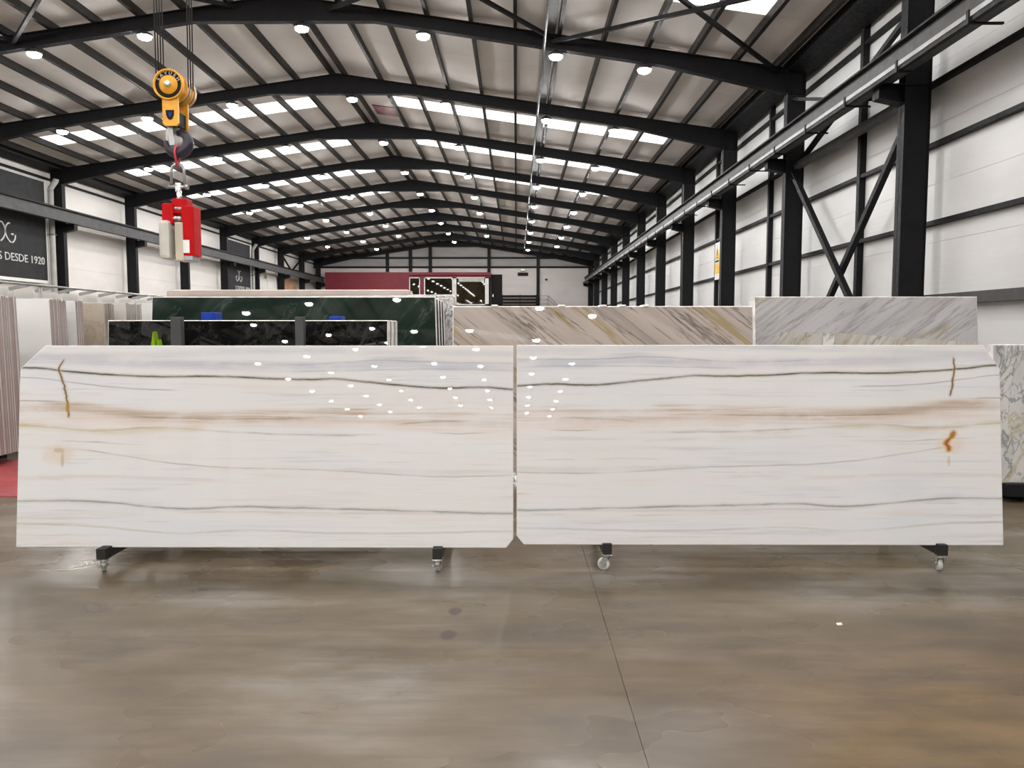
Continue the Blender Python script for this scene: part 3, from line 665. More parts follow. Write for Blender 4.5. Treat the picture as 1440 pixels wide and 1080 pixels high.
MB().box(XL + 0.6, -10.1, 72.86, 72.9, 5.18, 5.24).build('band', 'redwall', t)
def window(x0, x1, z0, z1, posts=(0.08, 0.08)):
    w = MB().box(x0, x0 + posts[0], 72.84, 72.95, z0, z1).box(x1 - posts[1], x1, 72.84, 72.95, z0, z1).box(x0, x1, 72.84, 72.95, z1 - 0.1, z1).box(x0, x1, 72.84, 72.95, z0, z0 + 0.1).build('window_frame', 'trimwhite', t)
    MB().box(x0 + posts[0], x1 - posts[1], 72.93, 72.945, z0 + 0.1, z1 - 0.1).build('pane', 'darkglass', w)
window(-10.1, -9.08, 4.7, 6.42); window(-8.7, -5.85, 3.8, 6.42, (0.1, 0.2)); window(-5.85, -2.6, 3.8, 6.42, (0.2, 0.35))
MB().box(-5.45, -3.05, 72.90, 72.925, 6.0, 6.3).build('blind', 'palegrey', t)
t = thing('office_door', 'dark brown door beside the white office windows on the end wall', 'door', (-1.9, 73.9, 3.6))
MB().box(-2.35, -1.35, 73.88, 73.96, 3.6, 6.75).build('door_leaf', 'brownpanel', t)
MB().box(-2.41, -2.35, 73.84, 73.98, 3.6, 6.82).build('door_frame', 'steel', t)
MB().box(-2.24, -2.20, 73.82, 73.88, 4.6, 4.9).build('handle', 'chrome', t)
t = thing('landing_parapet', 'dark slatted parapet of the stair landing on the end wall', 'parapet', (0.4, 73, 3.6))
MB().box(-2.4, 1.9, 72.6, 73.74, 3.4, 3.6).build('landing', 'steel', t)
for k in range(4): MB().box(-1.35, 1.92, 72.6, 72.66, 3.62 + 0.29 * k, 3.86 + 0.29 * k).build('slat', 'brownpanel', t)
for x in (-1.3, 0.35, 1.88): MB().box(x - 0.04, x + 0.04, 72.66, 72.72, 3.6, 4.78).build('post', 'steel', t)
for x in (-2.2, 1.9): MB().box(x - 0.08, x + 0.08, 73.4, 73.56, 0, 3.4).build('support_post', 'steel', t)
t = thing('black_sign', 'small black rectangular sign high on the pale end wall', 'sign', (0.63, 73.9, 6.6))
MB().box(0.13, 1.14, 73.86, 73.92, 6.62, 6.93).build('plate', 'dark', t)
MB().box(0.2, 0.26, 73.92, 74.0, 6.7, 6.85).box(1.0, 1.06, 73.92, 74.0, 6.7, 6.85).build('bracket', 'dark', t)
t = thing('wall_floodlight', 'small pale floodlight above the black sign on the end wall', 'lamp', (0.65, 73.9, 7.1))
MB().bbox(0.45, 0.85, 73.7, 73.85, 7.05, 7.3, 0.03).build('body', 'galv', t); MB().box(0.62, 0.68, 73.85, 74.0, 7.1, 7.2).build('arm', 'steel', t)
t = thing('security_camera', 'tiny dome camera on the pale end wall above the stairs', 'camera', (2.85, 73.9, 6.2))
MB().box(2.78, 2.92, 73.85, 74.0, 6.3, 6.42).build('mount', 'white', t); MB().lathe([(0, 0.0), (0.0, 0.12), (0.1, 0.12), (0.18, 0.07), (0.2, 0)], (2.85, 73.8, 6.35), (0, 0, -1), 14).build('dome', 'dark', t)
t = thing('stair_railing', 'grey metal stair with sloping handrail descending along the end wall', 'stairs', (3.0, 73, 0))
for z in (3.95, 4.3, 4.68): MB().cyl((2.15, 72.7, z), (3.0, 72.7, z), 0.025, 8).build('rail', 'galv', t)
for dz in (0.0, -0.35, -0.7): MB().cyl((3.0, 72.7, 4.68 + dz), (6.1, 72.7, 1.75 + dz), 0.03, 8).build('handrail', 'galv', t)
for k in range(6): MB().cyl((3.0 + 0.62 * k, 72.7, 3.5 - 0.54 * k), (3.0 + 0.62 * k, 72.7, 4.68 - 0.54 * k), 0.03, 8).build('post', 'galv', t)
MB().bar((2.9, 72.75, 3.55), (6.3, 72.75, 0.08), 0.05, 0.25).build('stringer', 'steel', t)
for k in range(16): MB().box(2.65 + 0.22 * k, 2.95 + 0.22 * k, 72.78, 73.28, 3.3 - 0.21 * k, 3.34 - 0.21 * k).build('tread', 'steel', t)
MB().bar((2.9, 73.3, 3.55), (6.3, 73.3, 0.08), 0.05, 0.25).build('stringer', 'steel', t)

# ------------------------------------------------------------------ stone slabs behind
def slab(name, x0, x1, yb, z0, z1, mat, label, group=None, lean=4.0, th=0.03, edge='edge', cuts=(0, 0), shrink=(0, 0), dtop=(0, 0), yaw=0.0, cat='stone sheet'):
    """standing slab, bottom edge on z0 at depth yb; lean in degrees backwards (+Y)"""
    w = (x1 - x0) / 2; lift = th * math.sin(R(lean)) - 0.001; L = (z1 - z0 - lift) / math.cos(R(lean))
    p = [(-w, 0), (w, 0)]
    r0, r1 = w - shrink[1], -w + shrink[0]
    p += [(r0, L + dtop[1] - cuts[1]), (r0 - cuts[1] * 1.1, L + dtop[1])] if cuts[1] else [(r0, L + dtop[1])]
    p += [(r1 + cuts[0] * 1.1, L + dtop[0]), (r1, L + dtop[0] - cuts[0])] if cuts[0] else [(r1, L + dtop[0])]
    m = MB(); n = len(p); cz = L / 2; ch = 0.009
    ins = [(a + (ch if a < 0 else -ch), b + (ch if b < cz else -ch)) for a, b in p]
    vs = [(a, 0, b) for a, b in ins] + [(a, ch, b) for a, b in p] + [(a, th, b) for a, b in p]
    m.add(vs, [list(range(n)), list(range(2 * n, 3 * n))[::-1]]); m.cur = 1
    for i in range(2): m.add(vs, [(i * n + k, i * n + (k + 1) % n, (i + 1) * n + (k + 1) % n, (i + 1) * n + k) for k in range(n)])
    o = m.build(name, [mat, edge])
    o.location = ((x0 + x1) / 2, yb, z0 + lift); o.rotation_euler = (-R(lean), 0, yaw)
    return tag(o, label, cat, group)
def rack(x0, x1, y0, y1, z, label, posts=()):
    t = thing('slab_rack', label, 'rack', ((x0 + x1) / 2, (y0 + y1) / 2, 0))
    for x in (x0 + 0.35, x1 - 0.35): MB().box(x - 0.06, x + 0.06, y0 - 0.05, y1 + 0.05, 0, z).build('bearer', 'steel', t)
    for (x, y, zt, w) in posts: MB().bbox(x - w / 2, x + w / 2, y - 0.04, y + 0.04, 0, zt, 0.006).build('upright', 'beam_grey', t)
    return t
ZB = 0.12
# black granite
for k in range(8):
    slab('granite_sheet', -4.15 + 0.01 * k, -1.30 - 0.006 * (k % 3), 7.67 + 0.085 * k, ZB, 1.685 - 0.006 * (k % 3), 'st_black',
         'black granite slab with cloudy grey figure, front of its row' if k == 0 else 'plain black granite slab, ' + NTH[k] + ' in the black row counted from the grey uprights', 'black granite slabs', 5.0, 0.06)
rack(-4.1, -1.3, 7.55, 8.5, ZB, 'steel bearers and grey uprights holding the black granite slabs',
     [(at(249, 446, 7.6).x, 7.60, 1.715, 0.105), (at(422, 446, 7.6).x, 7.60, 1.715, 0.085), (at(249, 446, 7.6).x, 8.62, 1.6, 0.105), (at(422, 446, 7.6).x, 8.62, 1.6, 0.085)])
# green quartzite and pale slabs behind it
for k in range(12):
    slab('quartzite_sheet', -4.27 + 0.02 * (k % 4), -0.875 - 0.012 * (k % 3), 8.80 + 0.11 * k, ZB, 1.972 - (0 if k == 0 else 0.012 + 0.012 * (k % 3)), 'st_green',
         'dark green quartzite slab with pale diagonal figure, behind the black granite' if k == 0 else 'dark green quartzite slab, ' + NTH[k] + ' of its row counted from the black granite', 'dark green quartzite slabs', 7.0, 0.075, shrink=(0, 0.07))
rack(-4.2, -1.0, 8.8, 10.2, ZB, 'low steel bearers under the dark green quartzite slabs')
for k in range(4):
    slab('crystal_stone_sheet', -3.3, at(641 - 3 * (k == 0), 470, 10.6 + 0.14 * k).x, 10.34 + 0.14 * k, ZB, 2.02 + 0.012 * k, 'st_crystal', 'rough white crystal slab, ' + NTH[k] + ' of its stack counted from the green slabs', 'white crystal slabs', 7.0, 0.05, dtop=(0, 0.03 * (k % 2)), cuts=(0, 0.03))
rack(-3.2, -0.95, 10.4, 11.0, ZB, 'low steel bearers under the rough crystal slabs')
# wrapped bundle
WB = 11.45
def wx(px): return at(px, 412, WB).x
t = thing('wrapped_bundle', 'long beige wrapped slab bundle rising behind the dark green slab', 'bundle', (-3.0, WB + 0.15, 0))
MB().bbox(wx(232), wx(578), WB, WB + 0.3, ZB, at(400, 407, WB).z, 0.07).build('wrapping', 'wrap', t)
MB().bbox(wx(577), wx(600), WB + 0.03, WB + 0.27, ZB, at(400, 414, WB).z, 0.03).build('inner_slab', 'st_white', t)
for x in (-4.5, -2.0): MB().box(x - 0.06, x + 0.06, WB - 0.1, WB + 0.4, 0, ZB).build('bearer', 'steel', t)
# tan quartzite
for k in range(5):
    slab('tan_quartzite_sheet', -0.66 + 0.006 * k, 2.45 - 0.004 * k, 7.80 + 0.08 * k, ZB, 1.833 - 0.008 * (k % 3), 'st_tan',
         'tan quartzite slab with ochre and grey diagonal veins, front of its row' if k == 0 else 'tan quartzite slab, ' + NTH[k] + ' of its row counted from the front one', 'tan quartzite slabs', 7.0, 0.055)
rack(-0.6, 2.4, 7.8, 8.35, ZB, 'low steel bearers under the tan quartzite slabs')
for px in (696, 789, 846, 873, 905):
    p = at(px, 430, 8.15)
    o = MB().bbox(p.x - 0.035, p.x + 0.035, 8.0, 8.2, 1.826, 1.846, 0.008).build('foam_strip', 'foam', None, (p.x, 8.15, 1.822)); tag(o, 'scrap of white foam lying on top of the tan slabs', 'foam', 'foam scraps on the tan slabs')
# grey marble
for k in range(3):
    slab('grey_marble_sheet', 2.775 + 0.01 * k, 5.37, 8.80 + 0.10 * k, ZB, 1.972 - 0.01 * (k % 2), 'st_grey',
         'grey marble slab with diagonal ochre and dark veins, taller than the tan slab beside it' if k == 0 else 'grey marble slab, ' + NTH[k] + ' of its row counted from the front one', 'grey marble slabs', 7.0, 0.06)
rack(2.8, 5.3, 8.8, 9.3, ZB, 'low steel bearers under the grey marble slabs')
# low angled slab and the netted slab by the right edge
A = at(1092, 467, 8.35); B = at(1372, 482, 7.35); dl = (B - A); yw = math.atan2(dl.y, dl.x); c = (A + B) / 2
W1 = dl.xy.length
def angled(name, f0, f1, zt0, zt1, mat, label, off=0.0):
    a = A + dl * f0; b = A + dl * f1; mid = (a + b) / 2; w = (b - a).xy.length / 2
    nrm = Vector((-dl.y, dl.x, 0)).normalized()
    o = MB().prism([(-w, 0), (w, 0), (w, zt1 - ZB), (-w, zt0 - ZB)], 0, 0.03, 'XZ', 1).build(name, [mat, 'edge'])
    o.location = (mid.x + nrm.x * off, mid.y + nrm.y * off - 0.06, ZB); o.rotation_euler = (-R(2.5), 0, yw)
    return tag(o, label, 'stone sheet')
angled('marble_offcut', 0.0, 0.235, 1.563, 1.556, 'st_mix', 'narrow pale marble offcut at the left end of the low angled row')
angled('marble_offcut', 0.24, 0.30, 1.556, 1.55, 'st_net', 'small dark-figured offcut between the pale offcut and the long angled slab')
angled('angled_marble_sheet', 0.305, 1.0, 1.557, 1.466, 'st_mix', 'low pale green and tan slab set at an angle before the grey marble')
t = thing('slab_rack', 'steel bearers under the low angled slabs', 'rack', (c.x, c.y, 0))
dn = Vector((-dl.y, dl.x, 0)).normalized()
for f in (0.12, 0.27, 0.5, 0.85):
    q = A + dl * f; MB().bar((q.x - dn.x * 0.12, q.y - dn.y * 0.12 - 0.06, 0.06), (q.x + dn.x * 0.3, q.y + dn.y * 0.3 - 0.06, 0.06), 0.08, 0.12).build('bearer', 'steel', t)
slab('netted_marble_sheet', 4.40, 7.1, 7.05, 0.172, 1.455, 'st_net', 'white marble slab with a dark net of veins, ochre at its upper corner', None, 3.5, 0.03)
slab('netted_marble_sheet', 4.44, 7.1, 7.16, 0.172, 1.45, 'st_net', 'white netted marble slab standing behind its front twin', None, 3.5, 0.03)
t = thing('slab_plinth', 'black steel plinth beam under the netted white slabs', 'rack', (5.7, 7.2, 0))
MB().box(4.50, 7.0, 6.98, 7.5, 0.06, 0.172).build('beam', 'steel', t)
for x in (4.8, 6.7): MB().box(x - 0.1, x + 0.1, 7.05, 7.4, 0, 0.06).build('foot', 'steel', t)

# stacks at the left, edges towards the aisle
def bundle(n, xr, y0, y1, zt, face, edge, label, group, w=2.6, lean=1.2):
    """parallel slabs facing the camera, right ends at xr"""
    d = (y1 - y0) / n
    for k in range(n):
        jit = random.uniform(-0.012, 0.012)
        o = MB().prism([(-w, 0), (0, 0), (-0.01, zt - ZB + random.uniform(-0.02, 0.01)), (-w, zt - ZB)], 0, d * 0.93, 'XZ', 1).build(name_, [face, edge])
        o.location = (xr + jit, y0 + d * k, ZB); o.rotation_euler = (R(lean), 0, 0)
        tag(o, label[0] if k == 0 else label[1] % NTH[k], 'stone sheet', group)
    rack(xr - w, xr - 0.05, y0, y1 + 0.12, ZB, label[2])
name_ = 'stacked_stone_sheet'
bundle(30, -6.02, 8.40, 9.30, 1.98, 'st_white', 'st_edge_brown', ('brown-edged slab at the front of the stack above the red floor strip', '%s brown-edged slab from the front of the stack above the red floor strip', 'steel bearers under the brown-edged stack by the red floor strip'), 'stack above the red floor strip')
bundle(13, -6.06, 10.02, 10.42, 1.985, 'st_white', 'st_edge_brown', ('wide plain white slab fronting the second stack of the side row', '%s brown-edged slab in the stack fronted by the plain white one', 'steel bearers under the stack fronted by the plain white slab'), 'stack behind the plain white slab')
bundle(6, -6.10, 10.70, 10.88, 1.98, 'st_white', 'st_edge_brown', ('white slab between the plain white stack and the beige limestone', '%s slab of the thin brown-edged stack just before the beige limestone', 'steel bearers under the thin white stack before the beige limestone'), 'stack before the beige limestone')
bundle(9, -6.12, 11.45, 11.75, 1.98, 'st_beige', 'st_edge_grey', ('beige limestone slab with two faint ring marks fronting its stack', '%s grey-edged slab of the stack fronted by the beige limestone', 'steel bearers under the beige limestone stack'), 'stack behind the beige limestone')
bundle(14, -6.12, 12.1, 12.6, 2.0, 'st_white', 'st_edge_grey', ('white slab fronting the greenish-edged stack past the beige limestone', '%s slab of the greenish-edged stack past the beige limestone', 'steel bearers under the greenish-edged stack'), 'stack past the beige limestone')
bundle(4, -6.1, 13.3, 13.5, 2.05, 'st_white', 'edge', ('last white slab of the side row, next to the dark green slab', '%s white slab of the last stack of the side row', 'steel bearers under the last white stack of the side row'), 'last white stack')
o = MB().prism([(-6.6, 7.2), (-4.3, 7.2), (-4.3, 9.3), (-6.34, 9.3), (-6.34, 8.33), (-6.6, 8.33)], 0, 0.006, 'XY').build('floor_mat', 'redfloor', None, (-5.45, 8.2, 0)); tag(o, 'dull red floor strip beside the brown-edged slab stack', 'floor mat')

# display rail with slanted arms
zr = CAM_H + 0.0905 * 9.0 * 1.0
t = thing('display_rail', 'long grey rail with short slanted arms above the side row of slabs', 'rail', (-9.0, 12.0, 0))
MB().cyl((-9.0, 10.5, 2.41), (-9.0, 24.5, 2.41), 0.022, 8).build('rail', 'galv', t)
for k in range(18):
    y = 11.2 + 0.76 * k
    MB().bar((-9.0, y, 2.41), (-9.36, y - 0.02, 2.33), 0.05, 0.06).build('arm', 'galv', t)
for y in (10.7, 14.6, 19.5, 24.3): MB().cyl((-9.02, y, 0), (-9.02, y, 2.41), 0.03, 8).build('post', 'galv', t)
for k in range(17):
    y = 11.25 + 0.76 * k
    o = MB().box(-9.62, -9.36, y + 0.05, y + 0.62, 0.0, 2.33).build('sample_board', 'white', None, (-9.49, y + 0.33, 0)); tag(o, NTH[k] + ' white sample board under the display rail, counted from the brown-edged stacks', 'board', 'white sample boards under the display rail')

# blue and green bits on the black granite
for (px, py, w, lab) in ((298, 448, 0.15, 'blue plastic block standing on the black granite slabs'), (474, 449, 0.13, 'low blue plastic block on the black granite, half hidden by its edge')):
    p = at(px, 448, 8.1); h = 0.085 if px < 400 else 0.045
    t = thing('blue_block', lab, 'block', (p.x, 8.1, 1.683))
    MB().bbox(p.x - w / 2, p.x + w / 2, 8.0, 8.2, 1.683, 1.683 + h, 0.01).build('body', 'blue', t)
    MB().bbox(p.x - w / 2 + 0.02, p.x + w / 2 - 0.02, 7.992, 8.01, 1.695, 1.683 + h - 0.015, 0.004).build('recess', 'blue', t)
p = at(213, 486, 7.6)
t = thing('lime_tag', 'pointed lime green plastic tag hooked on the black granite slab', 'tag', (p.x, 7.62, 1.45))
MB().prism([(p.x - 0.025, 1.36), (p.x + 0.03, 1.36), (p.x + 0.015, 1.45), (p.x - 0.002, 1.57), (p.x - 0.02, 1.46)], 7.64, 7.735).build('blade', 'lime', t)
MB().prism([(p.x + 0.025, 1.36), (p.x + 0.055, 1.36), (p.x + 0.05, 1.44), (p.x + 0.037, 1.49)], 7.65, 7.735).build('blade', 'lime', t)

# ------------------------------------------------------------------ the two book-matched slabs and their trolleys
LEAN = 6.2
def front_slab(x0, w, zb, h, left, mat, label):
    s = -1 if left else 1
    P = [(0.047, 0), (w - 0.004, 0), (w, 0.004), (w, h - 0.158), (w - (0.165 if left else 0.105), h), (0.004, h), (0, h - 0.004), (0, 0.058)]
    pts = [(s * a, b) for a, b in P]
    if left: pts = pts[::-1]
    m = MB(); n = len(pts); cx = sum(p[0] for p in pts) / n; cz = sum(p[1] for p in pts) / n
    inset = [(a + (0.003 if a < cx else -0.003), b + (0.003 if b < cz else -0.003)) for a, b in pts]
    rings = [[(a, 0, b) for a, b in inset], [(a, 0.003, b) for a, b in pts], [(a, 0.02, b) for a, b in pts]]
    vs = [q for r in rings for q in r]
    m.add(vs, [list(range(n))]); m.cur = 1
    for i in range(2): m.add(vs, [(i * n + k, i * n + (k + 1) % n, (i + 1) * n + (k + 1) % n, (i + 1) * n + k) for k in range(n)])
    m.add(vs, [list(range(2 * n, 3 * n))[::-1]])
    o = m.build('marble_sheet', [mat, 'slab_edge'], None)
    o.location = (x0, 5.0, zb); o.rotation_euler = (-R(LEAN), 0, 0)
    return tag(o, label, 'stone sheet')
front_slab(-0.019, 3.31, 0.149, 1.345, True, 'slab_one', 'large white marble slab with a brown forked crack, below the hanging hoist')
front_slab(0.003, 3.216, 0.172, 1.327, False, 'slab_two', 'large white marble slab with a bright orange rust spot, mirror image of its neighbour')

def caster(t, x, y, ztop, ang, brake):
    """ang: heading of the wheel; 0 = rolling along Y"""
    ca, sa = math.cos(R(ang)), math.sin(R(ang)); dr = Vector((sa, ca, 0)); ax = Vector((ca, -sa, 0))
    r = 0.042; C = Vector((x, y, r)) + dr * 0.02; top_ = Vector((x, y, ztop))
    m = MB(); m.bbox(x - 0.034, x + 0.034, y - 0.034, y + 0.034, ztop - 0.008, ztop, 0.002)
    m.cyl((x, y, ztop - 0.022), (x, y, ztop - 0.006), 0.026, 14)
    for s in (-1, 1):
        a = Vector((x, y, ztop - 0.02)) + ax * s * 0.021; b = C + ax * s * 0.021
        m.bar(a, b, 0.034, 0.003, up=ax)
    m.bar(Vector((x, y, ztop - 0.02)) - ax * 0.022, Vector((x, y, ztop - 0.02)) + ax * 0.022, 0.04, 0.004)
    m.cyl(C - ax * 0.026, C + ax * 0.026, 0.006, 8)
    f = m.build('caster', 'chrome', t)
    w = MB(); w.lathe([(-0.015, 0.012), (-0.015, r - 0.008), (-0.012, r - 0.002), (-0.006, r), (0.006, r), (0.012, r - 0.002), (0.015, r - 0.008), (0.015, 0.012), (0.017, 0.012), (0.017, 0.0)], C, ax, 24)
    w.lathe([(-0.015, 0.012), (-0.017, 0.012), (-0.017, 0.0)], C, ax, 24)
    w.build('wheel', 'wheel', f)
    h = MB()
    for s in (-1, 1): h.lathe([(s * 0.0152, 0.026), (s * 0.0165, 0.026), (s * 0.0165, 0.022), (s * 0.0152, 0.022)], C, ax, 20)
    h.build('hub_ring', 'galv', f)
    if brake:
        q = Vector((x, y, ztop - 0.035)) - dr * 0.035
        MB().bar(q + ax * 0.026 + dr * 0.02, q - ax * 0.026 - dr * 0.015 - Vector((0, 0, 0.012)), 0.035, 0.006).build('brake_pedal', 'chrome', f)
def trolley(xs, zb, y0, label, angs):
    t = thing('slab_trolley', label, 'trolley', ((xs[0] + xs[1]) / 2, 5.4, 0)); at_ = 0.05
    for x in xs:
        MB().box(x - 0.03, x + 0.03, y0[xs.index(x)] - 0.035, 5.82, zb - 0.058, zb - 0.001).build('arm', 'rubber', t)
        MB().box(x - 0.03, x + 0.03, y0[xs.index(x)] - 0.035, 4.997, zb - 0.001, zb + 0.013).build('stop', 'rubber', t)
        k = math.tan(R(LEAN)); zt = zb + 1.2
        MB().bar((x, 5.05, zb - 0.02), (x, 5.05 + k * 1.2, zt), 0.05, 0.05).build('upright', 'steel', t)
        MB().bar((x, 5.76, zb - 0.02), (x, 5.07 + k * 1.2, zt - 0.03), 0.04, 0.04).build('strut', 'steel', t)
    MB().box(xs[0], xs[1], 5.40, 5.45, zb - 0.055, zb - 0.006).build('cross_beam', 'steel', t)
    k = math.tan(R(LEAN))
    for hh in (0.5, 1.1):
        MB().box(xs[0], xs[1], 5.052 + k * hh, 5.09 + k * hh, zb + hh - 0.02, zb + hh + 0.02).build('cross_bar', 'steel', t)
    for i, x in enumerate(xs):
        caster(t, x, y0[i], zb - 0.058, angs[i][0], angs[i][1]); caster(t, x, 5.74, zb - 0.058, 20 + 40 * i, False)
trolley([-2.715, -0.517], 0.149, [4.945, 4.96], 'black wheeled trolley carrying the slab with the forked crack', [(-28, True), (14, True)])
trolley([0.600, 2.800], 0.172, [5.0, 4.99], 'black wheeled trolley carrying the slab with the orange rust spot', [(-62, False), (12, False)])

# small litter on the floor
o = MB().prism([(1.735, 4.055), (1.765, 4.06), (1.77, 4.085), (1.74, 4.08)], 0.0, 0.004, 'XY').build('paper_scrap', 'foam', None, (1.75, 4.07, 0)); tag(o, 'tiny white paper scrap on the brown concrete floor', 'scrap')

# ------------------------------------------------------------------ overhead crane, hook block and slab clamp
CX, CY, CZ = -4.206, 9.5, 4.542
t = thing('crane_bridge', 'yellow overhead crane girder spanning the hall above the hoist', 'crane', (CX, CY, 6.4))
for y in (9.0, 10.3): MB().box(XL + 0.45, XR - 0.45, y - 0.18, y + 0.18, 6.62, 7.3).build('girder', 'yellow', t)
for x in (XL + 0.33, XR - 0.33):
    MB().box(x - 0.15, x + 0.15, 8.2, 11.1, 6.52, 6.86).build('end_truck', 'yellow', t)
    for y in (8.5, 10.8): MB().lathe([(-0.05, 0), (-0.05, 0.15), (0.05, 0.15), (0.05, 0)], (x, y, 6.61), (1, 0, 0), 16).build('wheel', 'steel', t)
MB().box(CX - 0.6, CX + 0.6, 8.75, 10.55, 7.3, 7.6).build('trolley', 'yellow', t)
MB().cyl((CX - 0.5, 9.2, 7.85), (CX - 0.5, 10.2, 7.85), 0.28, 20).cyl((CX + 0.1, 9.2, 7.8), (CX + 0.1, 10.2, 7.8), 0.22, 20).build('drum', 'yellow', t)
t = thing('hook_block', 'yellow hook block with black lettered ring and dark hook hanging on ropes', 'hook block', (CX, CY, 3.7))
RD = 0.185
MB().lathe([(0.0, 0.0), (0.0, 0.105), (0.02, 0.112), (0.02, 0.16), (0.0, 0.163), (-0.012, RD - 0.012), (0.0, RD), (0.05, RD), (0.06, RD - 0.01), (0.36, RD - 0.01), (0.37, RD), (0.40, RD), (0.41, RD - 0.02), (0.41, 0)], (CX, CY - 0.02, CZ), (0, 1, 0), 40).build('sheave_housing', 'yellow', t)
rg = MB().lathe([(-0.002, 0.112), (-0.002, 0.162)], (CX, CY - 0.002, CZ), (0, 1, 0), 40).build('black_ring', 'dark', t)
MB().lathe([(-0.03, 0.0), (-0.03, 0.036), (-0.02, 0.044), (0.01, 0.044)], (CX, CY - 0.02, CZ), (0, 1, 0), 16).build('axle_cap', 'chrome', t)
for k, ch in enumerate('SAVUEH'):
    me = text_mesh(ch, 0.058, 0.002, 'CENTER'); me.materials.append(M['letter'])
    a = R(90 + 62 - 124 * k / 5)
    o = bpy.data.objects.new('ring_letter', me); COL.objects.link(o); o.parent = rg
    px, pz = CX + 0.118 * math.cos(a), CZ + 0.118 * math.sin(a)
    o.matrix_local = Matrix.Translation(Vector((px, CY - 0.008, pz)) - org(rg)) @ Matrix.Rotation(-(a - math.pi / 2), 4, 'Y') @ Matrix.Rotation(math.pi / 2, 4, 'X')
for k, dy in enumerate((0.10, 0.17, 0.24, 0.31)):
    MB().lathe([(0, RD - 0.008), (0.0, RD + 0.004), (0.022, RD + 0.004), (0.022, RD - 0.008)], (CX, CY + dy + 0.01, CZ), (0, 1, 0), 32).build('rope_guide', 'galv' if k % 2 else 'yellow', t)
def plate(y0, y1, zl):
    return [(CX - 0.085, CZ - 0.05), (CX + 0.105, CZ - 0.05), (CX + 0.105, zl + 0.03), (CX + 0.08, zl), (CX - 0.06, zl), (CX - 0.085, zl + 0.03)]
MB().prism(plate(0, 0, CZ - 0.485), CY + 0.0, CY + 0.035).build('cheek_plate', 'yellow', t)
MB().prism(plate(0, 0, CZ - 0.485), CY + 0.28, CY + 0.31).build('cheek_plate', 'yellow', t)
MB().prism([(CX - 0.045, CZ - 0.30), (CX + 0.06, CZ - 0.30), (CX + 0.055, CZ - 0.36), (CX + 0.035, CZ - 0.405), (CX + 0.008, CZ - 0.42), (CX - 0.02, CZ - 0.405), (CX - 0.04, CZ - 0.36)], CY - 0.004, CY + 0.001).build('shield_emblem', 'dark', t)
MB().prism([(CX - 0.012, CZ - 0.33), (CX + 0.028, CZ - 0.33), (CX + 0.022, CZ - 0.37), (CX + 0.008, CZ - 0.385), (CX - 0.006, CZ - 0.37)], CY - 0.007, CY - 0.003).build('shield_centre', 'blue', t)
MB().box(CX - 0.06, CX + 0.08, CY + 0.03, CY + 0.28, CZ - 0.47, CZ - 0.30).build('crosshead', 'steel', t)
HY = CY + 0.15; hx = CX + 0.02
MB().cyl((hx, HY, CZ - 0.42), (hx, HY, CZ - 0.56), 0.036, 14).build('hook_shank', 'galv', t)
hp = []
for k in range(15):
    a = R(112 - 262 * k / 14) if False else R(112 + 268 * k / 14)
    hp.append((hx - 0.135 * math.cos(a), HY, CZ - 0.65 + 0.13 * math.sin(a)))
hp = [(hx, HY, CZ - 0.54)] + hp
MB().tube(hp, [0.04] + [0.04 + 0.034 * math.sin(math.pi * min(1, k / 12)) if k < 12 else 0.042 - 0.011 * (k - 12) for k in range(15)], 14).build('hook', 'hook', t)
MB().bar((hx - 0.05, HY - 0.075, CZ - 0.46), (hx - 0.03, HY - 0.075, CZ - 0.70), 0.06, 0.016, up=(0, 1, 0)).build('latch', 'galv', t)
MB().bar((hx - 0.09, HY - 0.05, CZ - 0.50), (hx - 0.10, HY - 0.05, CZ - 0.64), 0.03, 0.03).build('pale_tab', 'palegrey', t)
rp = MB()
for k, dy in enumerate((0.09, 0.16, 0.23, 0.30)):
    o = MB().cyl((CX - RD - 0.004, CY + dy, CZ), (CX - RD - 0.02, CY + dy + 0.05, 7.295), 0.008, 8).build('wire_rope', 'rope', t)
    if k < 3: MB().cyl((CX + RD + 0.004, CY + dy + 0.03, CZ), (CX + RD + 0.02, CY + dy + 0.06, 7.295), 0.008, 8).build('wire_rope', 'rope', t)

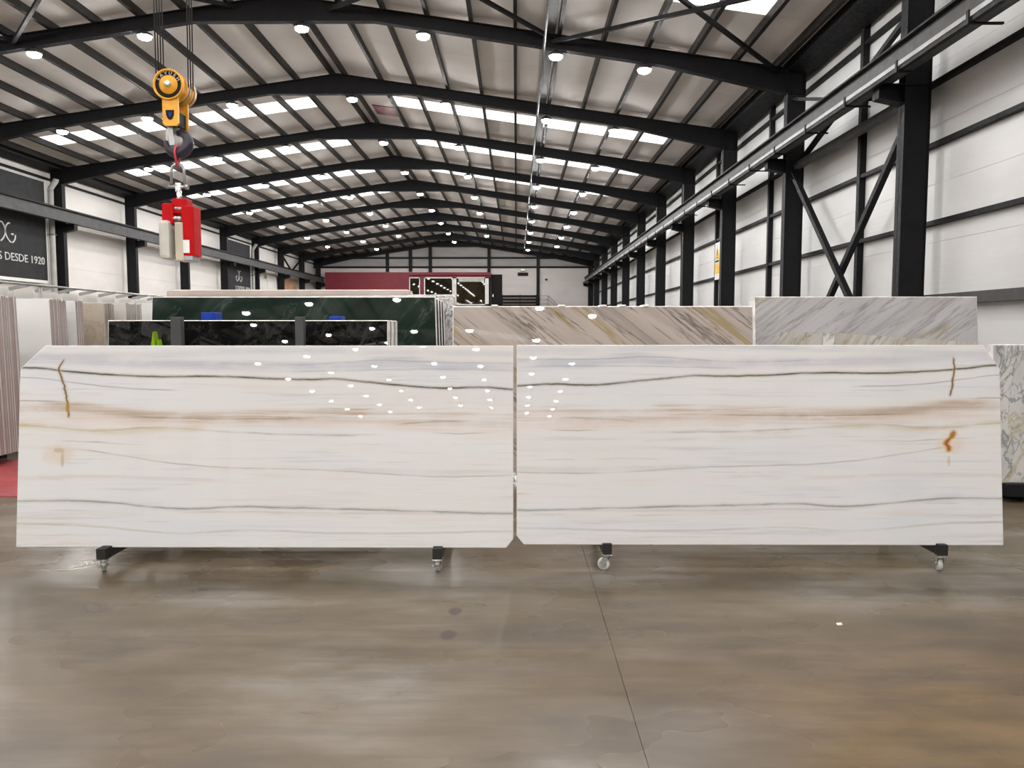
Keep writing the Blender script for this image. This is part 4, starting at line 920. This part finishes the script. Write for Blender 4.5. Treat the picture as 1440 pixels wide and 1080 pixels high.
# sling, shackle and clamp
sp = at(250, 246, HY)
t = thing('slab_clamp', 'red slab clamp with pale rubber jaws hanging from a shackle', 'clamp', (sp.x, HY, 2.4))
zs = at(250, 228, HY).z; ze = at(250, 263, HY).z
zc_ = CZ - 0.65 - 0.13; rr = 0.078
loop = [(sp.x, HY - 0.02, zs - 0.045)] + [(hx + (sp.x - hx) * 0.5, HY - rr * math.cos(R(q)), zc_ + rr * math.sin(R(q))) for q in range(-20, 201, 20)] + [(sp.x, HY + 0.02, zs - 0.045), (sp.x, HY - 0.02, zs - 0.045)]
MB().tube(loop, 0.014, 8).build('red_sling', 'pinkstrap', t)
bow = [(sp.x - 0.085, HY, ze)] + [(sp.x + 0.078 * math.cos(R(a)), HY, zs - 0.10 + 0.075 * math.sin(R(a))) for a in range(180, -1, -20)] + [(sp.x + 0.085, HY, ze)]
MB().tube(bow, 0.017, 10).build('shackle_bow', 'galv', t)
MB().cyl((sp.x - 0.125, HY, ze), (sp.x + 0.125, HY, ze), 0.019, 12).cyl((sp.x + 0.09, HY, ze), (sp.x + 0.125, HY, ze), 0.034, 6).build('shackle_pin', 'galv', t)
zt = at(250, 284, HY).z
MB().bbox(sp.x - 0.032, sp.x + 0.032, HY - 0.02, HY + 0.02, ze - 0.06, ze + 0.05, 0.008).cyl((sp.x + 0.01, HY, ze - 0.05), (sp.x + 0.01, HY, zt - 0.03), 0.03, 12).build('swivel_eye', 'chrome', t)
def pxbox(name, x0, x1, y0, y1, mat, d0, d1, b=0.012, par=None):
    a = at(x0, y1, HY); c_ = at(x1, y0, HY)
    return MB().bbox(a.x, c_.x, HY + d0, HY + d1, a.z, c_.z, b).build(name, mat, par or t)
pxbox('head', 245, 265, 280, 301, 'red', -0.06, 0.12)
pxbox('arm', 232, 247, 287, 316, 'red', -0.08, 0.10)
rb = pxbox('arm', 262, 277, 291, 361, 'red', -0.12, 0.12, 0.02)
pxbox('jaw', 230, 244, 311, 365, 'palegrey', -0.13, 0.12, 0.045)
pxbox('jaw', 253, 263, 314, 368, 'beige', -0.13, 0.12, 0.02)
pxbox('jaw_back', 243, 255, 322, 362, 'beige', 0.02, 0.14, 0.015)
for yy in (294, 308):
    a = at(243, yy, HY); MB().cyl((a.x, HY - 0.05, a.z), (at(263, yy, HY).x, HY - 0.05, a.z), 0.022 if yy == 294 else 0.03, 12).build('crossbar', 'chrome', t)
pxbox('foot', 262, 276, 358, 368, 'galv', -0.11, 0.11, 0.015)
pxbox('white_label', 263.5, 272, 339, 357, 'white', -0.124, -0.118, 0.001, rb)
